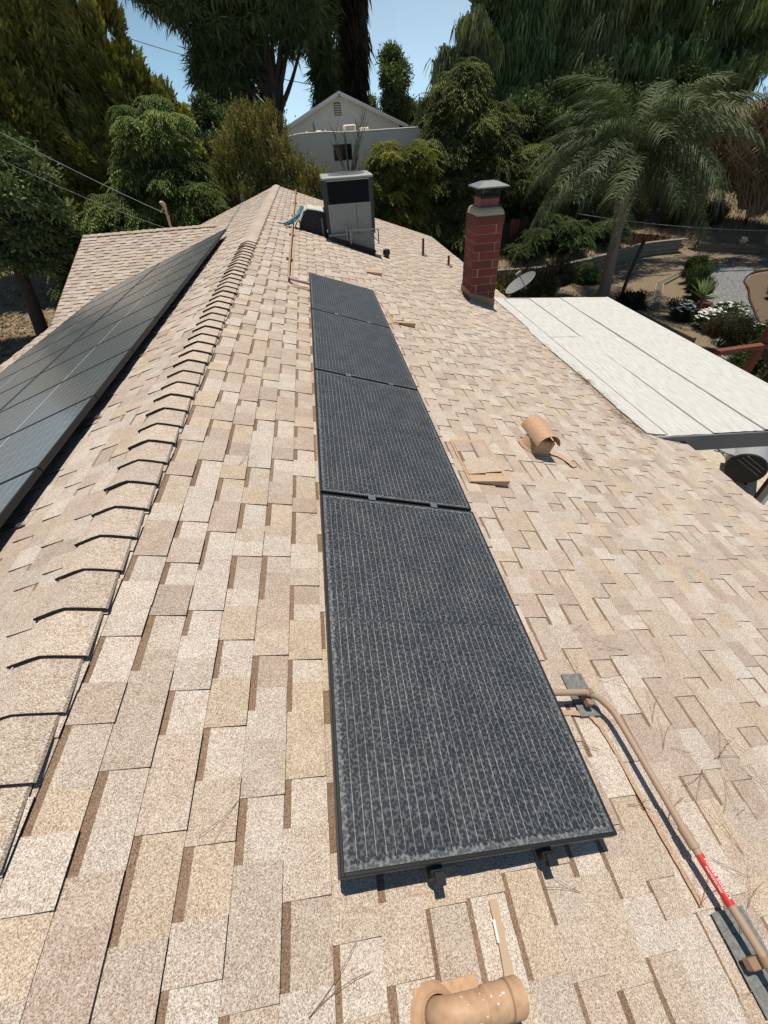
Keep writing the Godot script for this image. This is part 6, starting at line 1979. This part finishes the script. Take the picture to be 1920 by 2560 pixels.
func frond_mesh(v: int) -> ArrayMesh:
	# frond along +x: arching rachis and hanging leaflets, with colours in the vertices
	var st := begin()
	var L_ := 3.55
	var n := 44
	var pts := []
	for k in n + 1:
		var u := float(k) / n
		pts.append(Vector3(L_ * (u - 0.22 * u * u * u), 0.10 * sin(u * 3.0) - (1.45 + 0.25 * v) * pow(u, 2.2), 0.0))
	for k in n:
		var a: Vector3 = pts[k]
		var b: Vector3 = pts[k + 1]
		var w := lerpf(0.03, 0.006, float(k) / n)
		st.set_color(Color(0.13, 0.14, 0.05))
		tri(st, a + Vector3(0, 0, -w), a + Vector3(0, 0, w), b)
		tri(st, a + Vector3(0, -w, 0), a + Vector3(0, w, 0), b)
		if k < 5: continue
		var t := (b - a).normalized()
		for s in [-1.0, 1.0]:
			for q in 2:
				var l := rng.randf_range(0.60, 0.98) * (1.0 - 0.40 * pow(float(k) / n, 2.0))
				var up := rng.randf_range(-0.45, 0.5)
				var d: Vector3 = (t * rng.randf_range(0.2, 0.95) + Vector3(0, up, s)).normalized()
				var p0 := a.lerp(b, 0.5 * q)
				var p1 := p0 + d * l * 0.42
				var p2 := p0 + d * l * 0.66 + Vector3(0, -l * 0.34, 0)
				var p3 := p0 + d * l * 0.74 + Vector3(0, -l * 0.80, 0)
				var wd := t * 0.015
				var g := rng.randf_range(0.75, 1.3)
				st.set_color(Color(0.110 * g, 0.138 * g, 0.070 * g))
				tri(st, p0 - wd * 0.5, p0 + wd * 0.5, p1 + wd)
				tri(st, p0 - wd * 0.5, p1 + wd, p1 - wd)
				tri(st, p1 - wd, p1 + wd, p2 + wd * 0.8)
				tri(st, p1 - wd, p2 + wd * 0.8, p2 - wd * 0.8)
				tri(st, p2 - wd * 0.8, p2 + wd * 0.8, p3)
	return st.commit()

func garden_plants():
	rng.seed = 700
	var green := [Color(0.045, 0.075, 0.025), Color(0.095, 0.125, 0.045)]
	var dull := [Color(0.070, 0.065, 0.040), Color(0.130, 0.115, 0.070)]
	shrub("dense_shrub", "dense dark green upright shrub between small bed and gravel", G(16.0, -16.5), [[0, 0.4, 0, 0.42, 0.42, 0.45], [0.6, 0.45, -0.9, 0.45, 0.45, 0.5], [1.2, 0.45, -1.8, 0.45, 0.45, 0.5], [-0.4, 0.3, 0.6, 0.35, 0.35, 0.4]], "twig", 2200, green, 0.5)
	shrub("lavender_shrub", "grey-brown lavender mound below the satellite dish", G(9.6, -18.4), [[0, 0.35, 0, 1.0, 0.5, 0.6], [1.1, 0.4, 0.1, 0.9, 0.55, 0.6], [-0.9, 0.3, 0.1, 0.7, 0.4, 0.5]], "twig", 1500, dull, 0.8)
	shrub("leafy_bush", "small leafy plant left of the lavender, by the chimney", G(8.1, -18.0), [[0, 0.35, 0, 0.6, 0.4, 0.4]], "leafy", 300, [Color(0.10, 0.12, 0.03), Color(0.22, 0.20, 0.07)], 1.0)
	# agave-like plant and the white-flowered bushes
	var ag := thing("succulent", "spiky pale green succulent among white flowers", "succulent", G(14.75, -14.7))
	for k in 26:
		var an := k * 2.399
		var el := lerpf(0.25, 1.35, fmod(k * 0.37, 1.0))
		var d := Vector3(cos(an) * cos(el), sin(el), sin(an) * cos(el))
		var st := begin()
		leaf(st, Vector3(0, 0.55, 0), d, d.cross(Vector3.UP).normalized(), rng.randf_range(0.6, 0.85), 0.14, 0.25)
		part("leaf", st.commit(), M.succulent if M.has("succulent") else succ(), ag)
	part("stem", tube_mesh([Vector3(0, 0, 0), Vector3(0, 0.6, 0)], 0.07, 8), M.palm_bark, ag)
	for q in [[14.0, -14.55, 0.42, "white-flowered bush left of the spiky succulent"], [14.9, -13.6, 0.5, "white-flowered bush right of the spiky succulent"], [14.2, -13.4, 0.45, "white-flowered bush in front of the spiky succulent"]]:
		var b := shrub("flowering_bush", q[3], G(q[0], q[1]), [[0, q[2] * 0.7, 0, q[2], q[2] * 0.6, q[2]]], "leafy", 520, green, 0.6, "white-flowered bushes")
		flowers(b, Vector3(0, q[2] * 0.75, 0), q[2] * 1.1, 90, Color(0.74, 0.74, 0.72), 1.7)
	var k := 0
	for q in [[13.5, -12.0, 0.55, "brownish dry shrub at the patio cover's right edge", dull, "twig"], [14.3, -11.5, 0.5, "green bush behind the wooden cross beam", green, "leafy"], [13.0, -9.6, 0.75, "dark glossy bush with red flower below the cross beam", green, "leafy"], [12.2, -9.2, 0.7, "dark glossy bush left of the wooden post's foot", green, "leafy"], [13.9, -10.4, 0.6, "bush of narrow leaves right of the wooden post", green, "twig"], [11.8, -8.0, 0.55, "greyish bush at the patio cover's near corner", dull, "twig"], [14.9, -10.6, 0.42, "loose green shrub spilling over the gravel", green, "twig"], [15.5, -11.8, 0.25, "low shrub on the near end of the gravel", green, "twig"], [12.75, -15.9, 0.42, "dark small bush beside the stones by the patio cover", [Color(0.02, 0.035, 0.015), Color(0.05, 0.06, 0.03)], "leafy"], [21.5, -17.2, 0.6, "grey-green mound right of the gravel edging", green, "twig"], [20.6, -16.2, 0.55, "second mound with orange flowers right of the gravel", green, "leafy"], [19.4, -14.6, 0.45, "low mound at the right edge of the flower bed", dull, "twig"], [20.9, -17.6, 0.35, "small round plant in the bed beside the red edging", green, "leafy"], [18.6, -15.4, 0.3, "tiny shrub low in the right-hand bed", dull, "twig"], [13.2, -20.0, 0.5, "low green plant against the block wall behind the palm", green, "compound"], [11.6, -20.0, 0.35, "small green plant at the left of the block wall", green, "leafy"]]:
		var b := shrub("garden_bush", q[3], G(q[0], q[1]), [[0, q[2] * 0.75, 0, q[2], q[2] * 0.7, q[2]], [q[2] * 0.6, q[2] * 0.5, q[2] * 0.3, q[2] * 0.6, q[2] * 0.5, q[2] * 0.6]], q[5], 700, q[4], (0.55 if q[5] == "twig" else 0.75) if q[5] != "compound" else 0.5)
		if k == 2: flowers(b, Vector3(0.1, q[2] * 1.2, 0.2), 0.25, 3, Color(0.62, 0.03, 0.03), 2.4)
		if k == 1: flowers(b, Vector3(0.0, q[2] * 1.0, 0.0), 0.5, 18, Color(0.72, 0.70, 0.68))
		if k == 6: flowers(b, Vector3(0.3, q[2] * 0.9, 0.0), 0.4, 4, Color(0.60, 0.10, 0.03), 1.6)
		if k == 10: flowers(b, Vector3(0.0, q[2] * 0.9, 0.0), 0.5, 14, Color(0.70, 0.22, 0.04), 1.3)
		if k == 9: flowers(b, Vector3(-0.6, 0.1, -0.4), 0.4, 8, Color(0.75, 0.62, 0.12), 1.5)
		k += 1
	# hillside: fern-like clumps below the fence, dry canes at the right edge
	var n := 0
	for q in [[11.2, -22.4, 0.7, "green drooping plant on the slope above the block wall's left end"], [13.6, -22.8, 0.8, "green drooping plant on the slope behind the queen palm trunk"], [16.0, -23.6, 0.8, "green feathery plant before the fence right of the palm trunk"], [12.4, -23.6, 0.9, "taller green plant before the fence left of the palm"]]:
		shrub("slope_plant", q[3], G(q[0], q[1]), [[0, q[2] * 0.9, 0, q[2], q[2] * 0.9, q[2] * 0.8]], "compound", 420, green, 0.7)
	for q in [[24.2, -24.0, 1.3, 1.9, "tall dry cane thicket at the right edge"], [22.4, -26.6, 1.2, 1.8, "dry cane thicket behind the timber sleepers"], [25.8, -21.6, 1.2, 1.7, "dry bent canes at the lower right of the slope"]]:
		shrub("cane_thicket", q[4], G(q[0], q[1]), [[0, q[3] * 0.6, 0, q[2], q[3] * 0.8, q[2]], [-0.6, q[3] * 1.1, -0.4, q[2] * 0.8, q[3] * 0.7, q[2] * 0.8]], "cane", 420, [Color(0.17, 0.125, 0.065), Color(0.36, 0.28, 0.17)], 1.25)
	for q in [[20.8, -25.4, 0.6, "dark scrub bush on the dry slope above the sleepers"], [19.0, -26.4, 0.7, "dark scrub bush behind the fence's right end"], [22.4, -24.4, 0.5, "low dark scrub bush right of the leaning post"]]:
		shrub("scrub_bush", q[3], G(q[0], q[1]), [[0, q[2] * 0.6, 0, q[2], q[2] * 0.7, q[2]]], "twig", 420, [Color(0.05, 0.05, 0.025), Color(0.10, 0.085, 0.045)], 0.9)
	# ground cover: dry grass and litter on the slopes, dead leaves left of the house
	litter("dry_grass", "dry straw-coloured grass and litter on the right slope", 8, 30, -34, -21.4, 5200, [Color(0.25, 0.175, 0.085), Color(0.46, 0.35, 0.19)], true)
	litter("dead_leaves", "tan dead leaves covering the ground left of the house", -30, -5.6, -40, -6, 15000, [Color(0.20, 0.13, 0.075), Color(0.50, 0.37, 0.23)], false)

func succ() -> StandardMaterial3D:
	var m := mat(lin(0.16, 0.22, 0.08), 0.5)
	m.backlight_enabled = true
	m.backlight = Color(0.08, 0.1, 0.03)
	M.succulent = m
	return m

func flowers(parent: Node3D, c: Vector3, r: float, n: int, col: Color, size := 1.0):
	var st := begin()
	for k in n:
		var d := Vector3(rng.randfn(), absf(rng.randfn()) + 0.2, rng.randfn()).normalized() * r * rng.randf_range(0.7, 1.05)
		var p := c + Vector3(d.x, d.y * 0.6, d.z)
		for j in 5:
			var an := TAU * j / 5.0 + rng.randf()
			var dd := Vector3(cos(an), 0.35, sin(an)).normalized()
			leaf(st, p, dd, dd.cross(Vector3.UP).normalized(), 0.045 * size, 0.035 * size, 0.1)
	var key := "petal_%s" % col.to_html()
	if not M.has(key): M[key] = mat(col.linear_to_srgb(), 0.7)
	part("blossoms", st.commit(), M[key], parent)

func litter(called: String, label: String, xa: float, xb: float, za: float, zb: float, n: int, cols: Array, upright: bool):
	var st := begin()
	if upright:
		for k in 7:
			var an := rng.randf() * TAU
			var d := Vector3(cos(an) * 0.5, 1, sin(an) * 0.5).normalized()
			leaf(st, Vector3(cos(an) * 0.05, -0.02, sin(an) * 0.05), d, d.cross(Vector3(sin(an), 0, cos(an))).normalized(), rng.randf_range(0.14, 0.30), 0.018, 0.1)
	else:
		for k in 5:
			var an := rng.randf() * TAU
			var d := Vector3(cos(an), rng.randf_range(-0.1, 0.4), sin(an)).normalized()
			leaf(st, Vector3(rng.randf_range(-0.15, 0.15), 0.015, rng.randf_range(-0.15, 0.15)), d, d.cross(Vector3(0, 1, 0.3)).normalized(), rng.randf_range(0.10, 0.18), 0.07, 0.15)
	var mm := MultiMesh.new()
	mm.transform_format = MultiMesh.TRANSFORM_3D
	mm.use_colors = true
	mm.mesh = st.commit()
	mm.instance_count = n
	for i in n:
		var x := rng.randf_range(xa, xb)
		var z := rng.randf_range(za, zb)
		if upright: z = minf(z, wall_z(x) - 0.4)
		mm.set_instance_transform(i, Transform3D(Basis(Vector3.UP, rng.randf() * TAU).scaled(Vector3.ONE * rng.randf_range(0.7, 1.4)), Vector3(x, gy(x, z), z)))
		var c: Color = (cols[0] as Color).lerp(cols[1], rng.randf())
		mm.set_instance_color(i, c)
	var o := MultiMeshInstance3D.new()
	o.name = numbered(called)
	o.multimesh = mm
	o.material_override = leaf_mat("leaf_litter", 0.2)
	add_child(o)
	tag(o, label, "litter", "", "stuff")

# ------------------------------------------------------------------ wires and needles
func sag(a: Vector3, b: Vector3, drop: float, n := 16) -> Array:
	var out := []
	for k in n + 1:
		var u := float(k) / n
		out.append(a.lerp(b, u) - Vector3(0, drop * 4.0 * u * (1.0 - u), 0))
	return out

func build_wires_and_litter():
	var head := Vector3(-3.08, -0.22, -15.9)
	var far := Vector3(-9.5, 5.2, -12.0)
	tag(part("service_wire", tube_mesh(sag(head, far, 0.30), 0.008, 5), M.pipe_grey, self), "pale service wire rising left from the electrical mast", "wire", "overhead wires")
	tag(part("service_wire", tube_mesh(sag(head + Vector3(-0.1, -0.45, -0.4), far + Vector3(-0.6, -0.6, -1.0), 0.45), 0.005, 5), M.pipe_grey, self), "thin dark wire below the pale service wire", "wire", "overhead wires")
	tag(part("service_wire", tube_mesh(sag(Vector3(-14.0, 7.9, -44), Vector3(5.2, 3.2, -41), 0.5), 0.02, 5), M.black, self), "dark overhead wire crossing behind the feathery tree", "wire", "overhead wires")
	tag(part("service_wire", tube_mesh(sag(Vector3(13.0, -2.0, -21.5), Vector3(26.0, -3.4, -20.5), 0.25), 0.012, 5), M.pipe_grey, self), "thin cable strung across the slope right of the palm", "wire", "overhead wires")
	# long pine needles dropped on the roof: singly, and in drifts against the patio cover
	rng.seed = 810
	var st := begin()
	for k in 2:
		var pts := []
		for j in 5:
			var u := j / 4.0
			pts.append(Vector3(0.20 * u, 0.002 + 0.006 * sin(u * 3.0), (0.05 if k == 0 else -0.03) * u * u))
		tube(st, pts, 0.0009, 4, false)
	var nm := st.commit()
	var xs := []
	for k in 120:
		var s := rng.randf_range(0.3, 5.3)
		var z := -0.1 - 9.0 * pow(rng.randf(), 1.7)
		if rng.randf() < 0.45: s = rng.randf_range(2.05, 5.3)
		if rng.randf() < 0.22:
			s = rng.randf_range(2.2, 3.0)
			z = rng.randf_range(-1.0, -0.1)
		if s > 0.98 and s < 2.03 and z > -7.5 and z < -0.55: continue
		xs.append([s, 0.017, z, rng.randf_range(0.45, 1.0)])
	for c in [[5.27, -6.05, 0.20, 95], [5.24, -5.45, 0.14, 55], [5.17, -4.70, 0.24, 110], [5.30, -7.2, 0.3, 20], [3.75, -3.6, 0.15, 16], [2.3, -1.2, 0.08, 7]]:
		for k in c[3]:
			xs.append([c[0] + rng.randfn() * 0.05, 0.019 + rng.randf() * 0.02, c[1] + rng.randfn() * c[2], rng.randf_range(0.4, 0.9)])
	var mm := MultiMesh.new()
	mm.transform_format = MultiMesh.TRANSFORM_3D
	mm.mesh = nm
	mm.instance_count = xs.size()
	for i in xs.size():
		var q: Array = xs[i]
		mm.set_instance_transform(i, Transform3D(RB() * Basis(Vector3.UP, rng.randf() * TAU).scaled(Vector3.ONE * q[3]), R(q[0], q[1], q[2])))
	var o := MultiMeshInstance3D.new()
	o.name = "pine_needles"
	o.multimesh = mm
	o.material_override = M.needle
	add_child(o)
	tag(o, "brown pine needles scattered over the shingles", "needles", "", "stuff")
